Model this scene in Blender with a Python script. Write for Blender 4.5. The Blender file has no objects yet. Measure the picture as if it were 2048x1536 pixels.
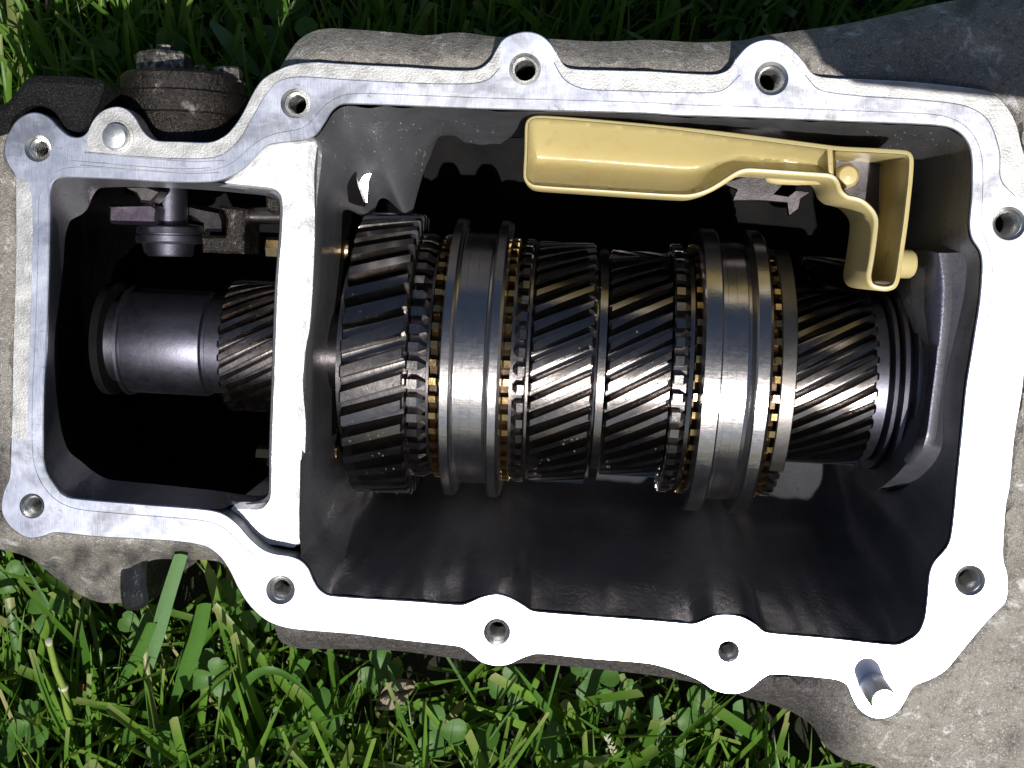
import bpy, bmesh, math, random
from mathutils import Vector, Matrix, noise
from mathutils.geometry import delaunay_2d_cdt
from mathutils.bvhtree import BVHTree
R = math.radians
rnd = random.Random(7)
scene = bpy.context.scene
COL = scene.collection

# ------------------------------------------------------------------ camera
F_PX = 2400.0            # focal length in pixels of the 2048 px wide photograph
DIST = 0.45              # metres from the lens to the middle of the flange
PITCH = R(20)            # lens axis away from straight down
GROUND_C = -0.163        # ground plane offset in front of the flange centre
N_LEFT, N_DOWN = math.tan(R(2.6)), math.tan(R(5.9))   # lean of the flange face
SUN_RIGHT, SUN_DOWN = R(6.0), R(26.0)                 # sun direction seen from the lens axis

cam_h = DIST * math.cos(PITCH) - GROUND_C
M_CAM = Matrix.Translation((0, 0, cam_h)) @ Matrix.Rotation(PITCH, 4, 'X')
cam = bpy.data.cameras.new('camera')
cam.sensor_width = 36.0
cam.lens = 36.0 * F_PX / 2048.0
cam.clip_start, cam.clip_end = 0.01, 300.0
cam_ob = bpy.data.objects.new('camera', cam)
cam_ob.matrix_world = M_CAM
COL.objects.link(cam_ob)
scene.camera = cam_ob

# ------------------------------------------------------------------ sun and sky
s_c = Vector((math.tan(SUN_RIGHT), -math.tan(SUN_DOWN), 1)).normalized()
s_w = (M_CAM.to_3x3() @ s_c).normalized()
sun = bpy.data.lights.new('sun', 'SUN')
sun.energy = 5.0
sun.angle = R(0.53)
sun.color = (1.0, 0.965, 0.915)
sun_ob = bpy.data.objects.new('sun', sun)
sun_ob.rotation_euler = s_w.to_track_quat('Z', 'Y').to_euler()
sun_ob.location = s_w * 5
COL.objects.link(sun_ob)
world = bpy.data.worlds.new('World')
scene.world = world
world.use_nodes = True
wn = world.node_tree
bg = wn.nodes['Background']
sky = wn.nodes.new('ShaderNodeTexSky')
sky.sky_type = 'NISHITA'
sky.sun_disc = False
sky.sun_elevation = math.asin(s_w.z)
sky.sun_rotation = math.atan2(s_w.x, s_w.y)
sky.ozone_density = 1.4
wn.links.new(sky.outputs[0], bg.inputs[0])
bg.inputs[1].default_value = 0.05
scene.view_settings.view_transform = 'Standard'
scene.view_settings.look = 'None'
scene.view_settings.exposure = 0.3
scene.view_settings.gamma = 1
scene.cycles.max_bounces = 8
scene.cycles.glossy_bounces = 5
scene.cycles.diffuse_bounces = 3
scene.cycles.sample_clamp_indirect = 6
scene.cycles.use_denoising = True

# ------------------------------------------------------------------ frames
# gearbox frame G: origin in the middle of the flange face, z out of the face
nz = Vector((-N_LEFT, -N_DOWN, 1)).normalized()
nx = (Vector((1, 0, 0)) - nz * nz.x).normalized()
ny = nz.cross(nx)
RG = Matrix((nx, ny, nz)).transposed().to_4x4()
G2C = Matrix.Translation((0, 0, -DIST)) @ RG
C2G = G2C.inverted()
MG = M_CAM @ G2C
GI = MG.inverted()
CAM_G = C2G @ Vector((0, 0, 0))
GROUND_N_G = (GI.to_3x3() @ Vector((0, 0, 1))).normalized()
GROUND_P_G = GI @ Vector((0, 0, 0))


def ray(px, py):
    d = Vector(((px - 1024) / F_PX, -(py - 768) / F_PX, -1))
    return (C2G.to_3x3() @ d).normalized()


def at(px, py, h=0.0):
    """the point of the gearbox frame seen at a pixel of the photo, h above the flange face"""
    d = ray(px, py)
    t = (h - CAM_G.z) / d.z
    return CAM_G + d * t


def on_ground(px, py, h=0.0):
    """world point at height h above the lawn seen at a pixel"""
    d = (M_CAM.to_3x3() @ Vector(((px - 1024) / F_PX, -(py - 768) / F_PX, -1)))
    o = M_CAM.translation
    return o + d * ((h - o.z) / d.z)


def to_px(pw):
    c = M_CAM.inverted() @ pw
    return (1024 + F_PX * c.x / -c.z, 768 - F_PX * c.y / -c.z)


def ground_depth(p):
    """G z at which the line through p along the flange normal meets the lawn"""
    return p.z - (p - GROUND_P_G).dot(GROUND_N_G) / GROUND_N_G.z


def lerp(a, b, t): return a + (b - a) * t
def sstep(a, b, x):
    t = max(0.0, min(1.0, (x - a) / (b - a)))
    return t * t * (3 - 2 * t)


# ------------------------------------------------------------------ outlines traced in photo pixels
FLANGE_OUT = [(8,308),(9,285),(18,263),(34,240),(58,226),(80,226),(100,236),(116,253),(138,271),(160,274),(174,264),(182,247),
 (196,228),(214,217),(236,213),(256,220),(272,237),(282,255),(296,272),(314,281),(360,283),(420,284),(450,271),(470,250),(486,225),
 (508,182),(524,160),(544,146),(580,130),(625,124),(668,126),(740,130),(805,133),(908,140),(955,138),(979,122),(993,98),(1008,77),
 (1032,66),(1058,63),(1082,70),(1101,86),(1116,109),(1130,131),(1152,138),(1220,140),(1300,142),(1348,145),(1430,148),(1457,138),(1474,114),
 (1498,90),(1528,79),(1560,82),(1587,100),(1608,123),(1625,146),(1648,154),(1740,159),(1826,164),(1963,179),(1992,190),(2016,215),
 (2034,250),(2046,300),(2066,350),(2088,400),(2096,450),(2088,500),(2068,545),(2055,600),(2052,690),(2046,775),(2030,874),(2020,975),
 (2013,1011),(2008,1085),(2008,1120),(2016,1150),(2013,1202),(1987,1230),(1963,1257),(1943,1281),(1912,1319),(1892,1342),(1861,1360),
 (1828,1374),(1812,1400),(1796,1424),(1768,1438),(1738,1434),(1715,1416),(1702,1392),(1692,1370),(1668,1360),(1600,1353),(1542,1350),(1519,1363),
 (1495,1382),(1464,1389),(1430,1382),(1399,1363),(1368,1349),(1300,1329),(1181,1319),(1075,1309),(1041,1319),(1020,1329),(993,1333),(962,1325),
 (942,1309),(922,1296),(890,1291),(800,1281),(700,1269),(600,1261),(562,1254),(530,1240),(500,1213),(477,1179),(458,1141),(439,1114),
 (412,1095),(366,1085),(280,1079),(191,1074),(111,1066),(84,1074),(57,1077),(31,1064),(11,1043),(2,1019),(6,985),(18,955),(21,900),(24,800),(25,723),
 (28,620),(31,512),(31,420),(29,352),(17,332)]
FLANGE_IN = [(99,450),(99,390),(103,370),(113,358),(137,355),(239,359),(342,365),(424,364),(458,355),(489,337),(513,312),(537,291),(581,284),
 (608,281),(632,269),(649,246),(664,222),(680,210),(700,208),(771,210),(942,217),(1044,220),(1300,227),(1348,231),(1519,236),(1690,243),(1844,249),
 (1895,254),(1922,268),(1938,292),(1944,325),(1943,393),(1939,450),(1944,477),(1960,503),(1964,530),(1960,594),(1943,706),(1932,775),(1922,877),
 (1912,975),(1909,1011),(1902,1070),(1893,1095),(1868,1124),(1859,1148),(1854,1199),(1849,1237),(1837,1264),(1816,1280),(1790,1289),(1660,1276),
 (1532,1264),(1512,1249),(1485,1234),(1457,1229),(1430,1231),(1403,1242),(1386,1247),(1348,1244),(1249,1236),(1068,1222),(1044,1208),(1020,1195),(993,1188),
 (962,1194),(942,1203),(922,1209),(839,1203),(662,1191),(640,1180),(627,1160),(617,1137),(602,1121),(580,1112),(549,1107),(526,1098),(500,1076),
 (473,1046),(443,1026),(404,1018),(267,1007),(145,996),(124,987),(108,967),(94,945),(87,915),(87,792),(92,689),(97,552)]
BODY = [(-95,330),(-60,262),(0,232),(40,250),(70,262),(110,285),(200,300),(300,318),(430,322),(490,275),(545,165),(572,116),(600,78),(645,58),(720,60),(800,66),(850,71),
 (920,65),(985,73),(1100,78),(1200,83),(1300,80),(1400,85),(1490,80),(1520,72),(1700,46),(1860,10),(1950,-8),(2150,-60),(2420,-120),(2560,300),
 (2560,1300),(2480,1700),(2150,1660),(1850,1575),(1750,1532),(1690,1519),(1650,1492),(1625,1452),(1590,1427),(1540,1407),(1490,1394),(1440,1376),
 (1300,1350),(1060,1326),(1000,1329),(930,1320),(880,1313),(800,1302),(690,1298),(600,1297),(562,1284),(548,1252),(520,1200),(470,1152),(440,1124),
 (370,1119),(300,1121),(291,1150),(290,1203),(242,1206),(196,1204),(150,1183),(105,1151),(60,1116),(0,1099),(-95,1082)]
HOLES = [(76,297,27,20),(591,207,30,23),(1050,138,32,25),(1543,157,34,25),(2018,447,34,26),(1940,1161,31,24),(1457,1303,22,21),
         (994,1264,27,22),(561,1180,29,22),(64,1012,25,20)]


def resample(pts, step, closed=True):
    """smooth a traced outline (centripetal blend) and space its points evenly"""
    n = len(pts)
    P = [Vector(p) for p in pts]
    dense = []
    rng = n if closed else n - 1
    for i in range(rng):
        p0, p1, p2, p3 = (P[(i - 1) % n], P[i], P[(i + 1) % n], P[(i + 2) % n]) if closed else \
            (P[max(i - 1, 0)], P[i], P[i + 1], P[min(i + 2, n - 1)])
        L = (p2 - p1).length
        m1 = (p2 - p0) * 0.5; m2 = (p3 - p1) * 0.5
        if m1.length > L: m1 *= L / m1.length
        if m2.length > L: m2 *= L / m2.length
        k = max(2, int(L / 3))
        for j in range(k):
            t = j / k
            t2, t3 = t * t, t * t * t
            dense.append(p1 * (2 * t3 - 3 * t2 + 1) + m1 * (t3 - 2 * t2 + t) + p2 * (-2 * t3 + 3 * t2) + m2 * (t3 - t2))
    if not closed: dense.append(P[-1])
    acc = [0.0]
    for i in range(1, len(dense) + (1 if closed else 0)):
        acc.append(acc[-1] + (dense[i % len(dense)] - dense[i - 1]).length)
    m = max(8, int(acc[-1] / step))
    out, j = [], 0
    for i in range(m if closed else m + 1):
        s = acc[-1] * i / m
        while j < len(acc) - 2 and acc[j + 1] < s: j += 1
        t = (s - acc[j]) / max(1e-9, acc[j + 1] - acc[j])
        out.append(dense[j].lerp(dense[(j + 1) % len(dense)], t))
    return out


def area2(pts):
    return sum(pts[i - 1][0] * pts[i][1] - pts[i][0] * pts[i - 1][1] for i in range(len(pts)))


def offset(pts, d):
    """move a closed outline inwards by d (outwards when negative)"""
    s = 1 if area2(pts) > 0 else -1
    n = len(pts); out = []
    for i in range(n):
        t = (pts[(i + 1) % n] - pts[i - 1]).normalized()
        out.append(pts[i] + Vector((-t.y, t.x)) * d * s)
    return out


def inside(p, poly):
    x, y = p[0], p[1]; c = False; n = len(poly); j = n - 1
    for i in range(n):
        yi, yj = poly[i][1], poly[j][1]
        if (yi > y) != (yj > y) and x < (poly[j][0] - poly[i][0]) * (y - yi) / (yj - yi) + poly[i][0]:
            c = not c
        j = i
    return c


def seg_dist(p, poly):
    best = 1e9
    n = len(poly)
    for i in range(n):
        a, b = poly[i - 1], poly[i]
        ab = b - a; l2 = ab.length_squared
        t = 0 if l2 < 1e-12 else max(0, min(1, (p - a).dot(ab) / l2))
        d = (a + ab * t - p).length_squared
        if d < best: best = d
    return math.sqrt(best)


# ------------------------------------------------------------------ materials
MATS = {}


class NB:
    """small helper that wires one procedural material"""
    def __init__(s, name):
        s.m = bpy.data.materials.new(name); s.m.use_nodes = True
        s.t = s.m.node_tree; s.n = s.t.nodes
        s.b = s.n['Principled BSDF']
        tc = s.n.new('ShaderNodeTexCoord'); s.co = tc.outputs['Object']
        MATS[name] = s.m

    def link(s, a, b): s.t.links.new(a, b)

    def mapped(s, scale, rot=(0, 0, 0)):
        mp = s.n.new('ShaderNodeMapping'); mp.inputs['Scale'].default_value = scale
        mp.inputs['Rotation'].default_value = rot
        s.link(s.co, mp.inputs['Vector']); return mp.outputs[0]

    def noise(s, scale, detail=4, rough=0.55, vec=None, dist=0.0):
        x = s.n.new('ShaderNodeTexNoise')
        x.inputs['Scale'].default_value = scale; x.inputs['Detail'].default_value = detail
        x.inputs['Roughness'].default_value = rough; x.inputs['Distortion'].default_value = dist
        s.link(vec if vec is not None else s.co, x.inputs['Vector']); return x.outputs['Fac']

    def voro(s, scale, feature='F1'):
        x = s.n.new('ShaderNodeTexVoronoi'); x.feature = feature
        x.inputs['Scale'].default_value = scale
        s.link(s.co, x.inputs['Vector']); return x.outputs['Distance']

    def ramp(s, fac, stops):
        x = s.n.new('ShaderNodeValToRGB'); el = x.color_ramp.elements
        while len(el) < len(stops): el.new(0.5)
        for e, (p, c) in zip(el, stops):
            e.position = p
            e.color = (c, c, c, 1) if isinstance(c, (int, float)) else (*c, 1)
        s.link(fac, x.inputs['Fac']); return x.outputs['Color']

    def mix(s, fac, a, b, mode='MIX'):
        x = s.n.new('ShaderNodeMix'); x.data_type = 'RGBA'; x.blend_type = mode
        for sock, v in ((x.inputs['Factor'], fac), (x.inputs['A'], a), (x.inputs['B'], b)):
            if hasattr(v, 'is_output'): s.link(v, sock)
            elif isinstance(v, (int, float)): sock.default_value = v
            else: sock.default_value = (*v, 1)
        return x.outputs['Result']

    def math(s, op, a, b):
        x = s.n.new('ShaderNodeMath'); x.operation = op
        for i, v in enumerate((a, b)):
            if hasattr(v, 'is_output'): s.link(v, x.inputs[i])
            else: x.inputs[i].default_value = v
        return x.outputs[0]

    def bump(s, h, dist, strength=1.0, prev=None):
        x = s.n.new('ShaderNodeBump'); x.inputs['Distance'].default_value = dist
        x.inputs['Strength'].default_value = strength
        s.link(h, x.inputs['Height'])
        if prev is not None: s.link(prev, x.inputs['Normal'])
        return x.outputs[0]

    def set(s, **kw):
        for k, v in kw.items():
            sock = s.b.inputs[k.replace('_', ' ')]
            if hasattr(v, 'is_output'): s.link(v, sock)
            elif isinstance(v, tuple) and len(v) == 3 and sock.type == 'RGBA': sock.default_value = (*v, 1)
            else: sock.default_value = v
        return s.m


# machined flange face
b = NB('machined_aluminium')
n1 = b.noise(60, 5); n2 = b.noise(900, 3, 0.7)
scr = b.noise(1, 3, 0.6, b.mapped((2600, 160, 400), (0, 0, R(38))))
scr2 = b.noise(1, 3, 0.6, b.mapped((180, 2400, 400), (0, 0, R(8))))
col = b.ramp(n1, [(0.3, (0.76, 0.78, 0.90)), (0.7, (0.84, 0.86, 0.96))])
col = b.mix(b.ramp(n2, [(0.62, 0.0), (0.70, 0.7)]), col, (0.30, 0.29, 0.27))
st = b.noise(38, 7, 0.68, None, 0.8)
col = b.mix(b.ramp(st, [(0.50, 0.0), (0.62, 0.75)]), col, (0.42, 0.42, 0.45))
col = b.mix(b.ramp(b.noise(170, 6, 0.75, None, 0.5), [(0.60, 0.0), (0.68, 0.6)]), col, (0.33, 0.31, 0.28))
st2 = b.noise(1, 5, 0.6, b.mapped((60, 420, 60), (0, 0, R(-4))))
col = b.mix(b.ramp(st2, [(0.60, 0.0), (0.70, 0.5)]), col, (0.95, 0.96, 1.0))
rg = b.math('ADD', b.math('MULTIPLY', n1, 0.18), b.math('MULTIPLY', scr, 0.10))
bp = b.bump(scr, 0.00010, 0.13); bp = b.bump(scr2, 0.00010, 0.07, bp)
bp = b.bump(b.noise(45, 3), 0.0008, 0.35, bp)
b.set(Base_Color=col, Metallic=1.0, Roughness=b.math('ADD', rg, 0.20), Normal=bp)

# rim of the flange left as cast, duller
b = NB('dull_aluminium')
n1 = b.noise(160, 5); n2 = b.noise(1200, 3, 0.7)
col = b.ramp(n1, [(0.3, (0.34, 0.34, 0.335)), (0.7, (0.52, 0.52, 0.52))])
col = b.mix(b.ramp(n2, [(0.62, 0.0), (0.74, 0.7)]), col, (0.22, 0.21, 0.19))
b.set(Base_Color=col, Metallic=0.85, Roughness=b.ramp(n1, [(0.2, 0.40), (0.8, 0.58)]),
      Normal=b.bump(n2, 0.0003, 0.4, b.bump(n1, 0.0004, 0.2)))

b = NB('dark_inner_casting')
n1 = b.noise(60, 5); n2 = b.noise(500, 4, 0.65)
b.set(Base_Color=b.ramp(n1, [(0.3, (0.055, 0.056, 0.066)), (0.7, (0.095, 0.096, 0.110))]), Metallic=0.5, Roughness=b.ramp(n2, [(0.3, 0.38), (0.7, 0.52)]),
      Normal=b.bump(n2, 0.0004, 0.4))
b = NB('ridge_sheen_casting')  # bluer, shinier casting; sky sheen of the ridge put into the colour
n1 = b.noise(60, 5); n2 = b.noise(700, 4, 0.65)
b.set(Base_Color=b.ramp(n1, [(0.3, (0.060, 0.060, 0.085)), (0.7, (0.10, 0.10, 0.135))]), Metallic=0.85, Roughness=b.ramp(n2, [(0.3, 0.30), (0.7, 0.46)]),
      Normal=b.bump(n2, 0.0003, 0.4))

# bright rough top of the partition
b = NB('bright_cast_aluminium')
n1 = b.noise(220, 6, 0.6); n2 = b.noise(1500, 2)
b.set(Base_Color=b.ramp(n1, [(0.3, (0.68, 0.68, 0.68)), (0.7, (0.86, 0.86, 0.85))]), Metallic=0.75,
      Roughness=0.5, Normal=b.bump(n2, 0.0003, 0.4, b.bump(n1, 0.0010, 0.5)))


def rough_cast(name, lo, hi, white, dark, wamt=0.60, metal=0.25, grime=False):
    b = NB(name)
    n1 = b.noise(35, 6, 0.6); n2 = b.noise(330, 6, 0.7); n3 = b.noise(1500, 3, 0.7); n4 = b.noise(75, 7, 0.72, None, 0.6)
    col = b.ramp(n1, [(0.3, lo), (0.72, hi)])
    col = b.mix(b.ramp(n2, [(0.50, 0.0), (0.70, 0.8)]), col, dark)
    col = b.mix(b.ramp(n4, [(wamt, 0.0), (wamt + 0.08, 0.85)]), col, white)
    col = b.mix(b.ramp(n3, [(0.57, 0.0), (0.66, 0.8)]), col, white)
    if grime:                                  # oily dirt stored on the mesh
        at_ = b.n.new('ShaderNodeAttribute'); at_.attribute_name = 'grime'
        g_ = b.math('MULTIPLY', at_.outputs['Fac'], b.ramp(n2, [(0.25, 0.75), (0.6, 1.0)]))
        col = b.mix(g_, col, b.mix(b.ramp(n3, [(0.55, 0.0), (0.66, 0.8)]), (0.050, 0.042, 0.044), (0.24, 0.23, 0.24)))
    bp = b.bump(n2, 0.0022, 0.8); bp = b.bump(n3, 0.0010, 0.8, bp)
    b.set(Base_Color=col, Metallic=metal, Specular_IOR_Level=0.5 if metal else 0.15, Roughness=b.ramp(n3, [(0.3, 0.65), (0.7, 0.38)]), Normal=bp)


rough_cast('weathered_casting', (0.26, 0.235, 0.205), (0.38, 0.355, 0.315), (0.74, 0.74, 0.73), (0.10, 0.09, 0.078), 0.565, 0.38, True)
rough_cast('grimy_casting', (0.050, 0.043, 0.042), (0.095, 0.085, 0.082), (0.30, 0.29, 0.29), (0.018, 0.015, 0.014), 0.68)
rough_cast('black_casting', (0.006, 0.006, 0.0065), (0.014, 0.014, 0.015), (0.08, 0.08, 0.08), (0.008, 0.008, 0.008), 0.80, 0.0)

b = NB('oily_cover_metal')
n1 = b.noise(110, 6, 0.65); n2 = b.noise(700, 4, 0.7)
col = b.ramp(n1, [(0.35, (0.007, 0.006, 0.005)), (0.60, (0.024, 0.019, 0.016)), (0.73, (0.30, 0.28, 0.25))])
b.set(Base_Color=col, Metallic=0.5, Roughness=b.ramp(n2, [(0.35, 0.15), (0.65, 0.45)]),
      Normal=b.bump(n2, 0.0012, 0.8, b.bump(n1, 0.001, 0.5)))

b = NB('grimy_bolt')
n1 = b.noise(420, 5, 0.7)
b.set(Base_Color=b.ramp(n1, [(0.40, (0.035, 0.030, 0.026)), (0.56, (0.17, 0.16, 0.145)), (0.70, (0.55, 0.54, 0.50))]), Metallic=0.75, Roughness=b.ramp(n1, [(0.3, 0.5), (0.7, 0.25)]), Normal=b.bump(n1, 0.0008, 0.6))

b = NB('oily_inner_casting')
n1 = b.noise(30, 5); n2 = b.noise(400, 5, 0.65); n3 = b.noise(1, 4, 0.6, b.mapped((14, 60, 30)))
col = b.ramp(n1, [(0.3, (0.14, 0.14, 0.155)), (0.72, (0.24, 0.24, 0.26))])
col = b.mix(b.ramp(n2, [(0.60, 0.0), (0.75, 0.7)]), col, (0.05, 0.048, 0.048))
b.set(Base_Color=col, Metallic=0.65, Roughness=b.ramp(n2, [(0.3, 0.27), (0.7, 0.42)]), Specular_IOR_Level=0.5,
      Normal=b.bump(n2, 0.0006, 0.35, b.bump(n3, 0.0012, 0.15)))

b = NB('recess_shade_black')  # near-black base paints the shade of deep hollows into the colour
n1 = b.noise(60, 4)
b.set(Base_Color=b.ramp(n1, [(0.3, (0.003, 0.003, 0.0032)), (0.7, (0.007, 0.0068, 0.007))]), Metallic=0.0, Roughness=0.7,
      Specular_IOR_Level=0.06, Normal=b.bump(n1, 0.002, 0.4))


def steel(name, a, c, r0, r1, bumpd=0.0001, metal=1.0, sx=300, aniso=None):
    b = NB(name)
    n1 = b.noise(70, 4); n2 = b.noise(sx, 5, 0.65)
    vec = b.mapped(aniso) if aniso else None
    n3 = b.noise(1, 3, 0.6, vec) if aniso else b.noise(1500, 2)
    col = b.mix(n1, a, c)
    rr = b.math('ADD', b.math('MULTIPLY', n2, r1 - r0), r0)
    bp = b.bump(n3, bumpd, 0.35); bp = b.bump(n2, bumpd * 3, 0.25, bp)
    b.set(Base_Color=col, Metallic=metal, Roughness=rr, Normal=bp)


steel('gear_steel', (0.23, 0.215, 0.21), (0.14, 0.125, 0.115), 0.13, 0.30, 0.00007)
steel('pinion_steel', (0.25, 0.225, 0.215), (0.16, 0.135, 0.12), 0.15, 0.35)
steel('sleeve_steel', (0.42, 0.40, 0.395), (0.34, 0.325, 0.32), 0.18, 0.31, 0.00010, aniso=(60, 900, 900))
steel('collar_steel', (0.30, 0.28, 0.27), (0.20, 0.18, 0.17), 0.14, 0.30)
steel('shaft_steel', (0.15, 0.15, 0.20), (0.075, 0.07, 0.075), 0.34, 0.52)
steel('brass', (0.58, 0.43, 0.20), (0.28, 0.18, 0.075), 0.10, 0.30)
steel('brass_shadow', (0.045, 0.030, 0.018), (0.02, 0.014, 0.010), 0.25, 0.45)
steel('copper_ring', (0.85, 0.62, 0.36), (0.70, 0.46, 0.22), 0.18, 0.32)
steel('polished_aluminium', (0.86, 0.86, 0.86), (0.76, 0.76, 0.78), 0.20, 0.36)
steel('pin_aluminium', (0.88, 0.88, 0.86), (0.72, 0.72, 0.71), 0.28, 0.45)
steel('dark_steel', (0.11, 0.10, 0.105), (0.06, 0.055, 0.055), 0.22, 0.42)
steel('purple_steel', (0.26, 0.20, 0.24), (0.14, 0.12, 0.16), 0.22, 0.40)
steel('sheet_steel', (0.15, 0.14, 0.135), (0.10, 0.095, 0.09), 0.32, 0.50)
steel('thread_steel', (0.62, 0.62, 0.61), (0.42, 0.42, 0.42), 0.22, 0.42)

b = NB('yellow_plastic')
n1 = b.noise(28, 4); n2 = b.noise(260, 4, 0.6); n3 = b.noise(120, 3, 0.6)
col = b.mix(n1, (0.385, 0.315, 0.130), (0.435, 0.362, 0.180))
col = b.mix(b.ramp(n2, [(0.68, 0.0), (0.78, 0.6)]), col, (0.24, 0.13, 0.04))
col = b.mix(b.ramp(b.noise(42, 6, 0.7, None, 1.2), [(0.56, 0.0), (0.74, 0.45)]), col, (0.30, 0.20, 0.06))
b.set(Base_Color=col, Roughness=b.ramp(n3, [(0.3, 0.28), (0.7, 0.46)]), Subsurface_Weight=0.45, Subsurface_Radius=(0.006, 0.004, 0.0015),
      Subsurface_Scale=1.0, Normal=b.bump(n3, 0.0005, 0.15))

b = NB('oil'); b.set(Base_Color=(0.75, 0.70, 0.62), Metallic=0.0, Roughness=0.05, IOR=1.48, Transmission_Weight=0.9)

b = NB('wet_black'); n1 = b.noise(140, 4)
b.set(Base_Color=(0.010, 0.010, 0.011), Roughness=b.ramp(n1, [(0.3, 0.08), (0.7, 0.3)]), Normal=b.bump(n1, 0.002, 0.5))

b = NB('soil')
n1 = b.noise(18, 6, 0.7); n2 = b.noise(0.6, 4)
near = b.ramp(n1, [(0.35, (0.006, 0.006, 0.003)), (0.7, (0.016, 0.015, 0.007))])
b.set(Base_Color=b.mix(b.ramp(n2, [(0.4, 0.0), (0.6, 0.6)]), near, (0.022, 0.040, 0.009)), Roughness=0.95, Normal=b.bump(n1, 0.01, 0.6))


def leafy(name, c0, c1, trans=0.35, rough=0.42, attr=True):
    b = NB(name)
    vein = b.noise(1, 2, 0.5, b.mapped((900, 900, 60)))
    if attr:
        at_ = b.n.new('ShaderNodeAttribute'); at_.attribute_name = 'tone'; tone = at_.outputs['Color']
        sp = b.n.new('ShaderNodeSeparateColor'); b.link(tone, sp.inputs[0])
        col = b.mix(sp.outputs[0], c0, c1)
        col = b.mix(b.math('MULTIPLY', sp.outputs[1], 1.0), col, (0.38, 0.34, 0.16))
    else:
        col = b.mix(b.noise(120, 4), c0, c1)
    col = b.mix(b.math('MULTIPLY', vein, 0.35), col, (0.03, 0.07, 0.01))
    b.set(Base_Color=col, Roughness=rough, Specular_IOR_Level=0.35, Normal=b.bump(vein, 0.0003, 0.3))
    tr = b.n.new('ShaderNodeBsdfTranslucent'); b.link(b.mix(0.5, col, (0.30, 0.44, 0.04)), tr.inputs['Color'])
    ms = b.n.new('ShaderNodeMixShader'); ms.inputs[0].default_value = trans
    b.link(b.b.outputs[0], ms.inputs[1]); b.link(tr.outputs[0], ms.inputs[2])
    b.link(ms.outputs[0], b.n['Material Output'].inputs['Surface'])


leafy('grass_blade', (0.042, 0.122, 0.013), (0.145, 0.275, 0.036))
leafy('clover_leaf', (0.050, 0.135, 0.022), (0.085, 0.19, 0.035), 0.3, 0.5, False)
leafy('stalk_green', (0.20, 0.30, 0.05), (0.28, 0.36, 0.09), 0.2, 0.4, False)
leafy('dry_leaf', (0.36, 0.30, 0.24), (0.22, 0.16, 0.11), 0.15, 0.7, False)
leafy('brown_leaf', (0.36, 0.17, 0.06), (0.22, 0.10, 0.04), 0.2, 0.6, False)
leafy('grey_green_leaf', (0.13, 0.23, 0.10), (0.09, 0.17, 0.07), 0.15, 0.6, False)
leafy('pale_seed', (0.62, 0.60, 0.48), (0.48, 0.46, 0.34), 0.2, 0.6, False)

# ------------------------------------------------------------------ objects
FR = {}


def root(name, label, cat, frame, group=None):
    o = bpy.data.objects.new(name, None); COL.objects.link(o)
    o.empty_display_size = 0.01
    o.matrix_world = MG @ frame
    o['label'] = label; o['category'] = cat
    if group: o['group'] = group
    FR[o.name] = frame
    return o


def part(name, vf, mat, parent, sharp=35, flat=False, label=None, local=False):
    """one mesh object; vertices given in the gearbox frame unless local"""
    V, Fc = vf
    fr = FR[parent.name]
    if not local:
        inv = fr.inverted(); V = [inv @ Vector(v) for v in V]
    me = bpy.data.meshes.new(name)
    me.from_pydata([tuple(v) for v in V], [], Fc)
    me.validate(); me.update()
    bm = bmesh.new(); bm.from_mesh(me)
    bmesh.ops.recalc_face_normals(bm, faces=bm.faces); bm.to_mesh(me); bm.free()
    if not flat:
        me.polygons.foreach_set('use_smooth', [True] * len(me.polygons))
        me.set_sharp_from_angle(angle=R(sharp))
    me.materials.append(MATS[mat])
    o = bpy.data.objects.new(name, me); COL.objects.link(o)
    o.parent = parent
    FR[o.name] = fr
    if label: o['label'] = label
    return o


class MB:
    def __init__(s): s.v = []; s.f = []
    def add(s, V, Fc, M=None):
        k = len(s.v)
        s.v += [(M @ Vector(v)) if M is not None else Vector(v) for v in V]
        s.f += [tuple(i + k for i in f) for f in Fc]
        return s
    @property
    def vf(s): return s.v, s.f


def rings(R_, closed=True, cap0=False, cap1=False):
    """skin a list of equally long vertex rings"""
    n = len(R_[0]); V = [v for r in R_ for v in r]; Fc = []
    for i in range(len(R_) - 1):
        for j in range(n if closed else n - 1):
            k = (j + 1) % n
            Fc.append((i * n + j, i * n + k, (i + 1) * n + k, (i + 1) * n + j))
    if cap0: Fc.append(tuple(range(n)))
    if cap1: Fc.append(tuple(range((len(R_) - 1) * n, len(R_) * n)))
    return V, Fc


def lathe(prof, seg=64, a0=0.0, a1=2 * math.pi):
    """revolve (axial, radius) pairs about local x; angle counted from +z to +y"""
    full = abs(a1 - a0 - 2 * math.pi) < 1e-6
    n = seg if full else seg + 1
    rr = []
    for x, r in prof:
        rr.append([Vector((x, r * math.sin(a0 + (a1 - a0) * j / seg), r * math.cos(a0 + (a1 - a0) * j / seg))) for j in range(n)])
    return rings(rr, full)


def xf(vf, M):
    return [M @ Vector(v) for v in vf[0]], vf[1]


def frame_from(o, x, zhint=Vector((0, 0, 1))):
    x = x.normalized(); z = (zhint - x * zhint.dot(x)).normalized(); y = z.cross(x)
    m = Matrix((x, y, z)).transposed().to_4x4(); m.translation = o
    return m


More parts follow.
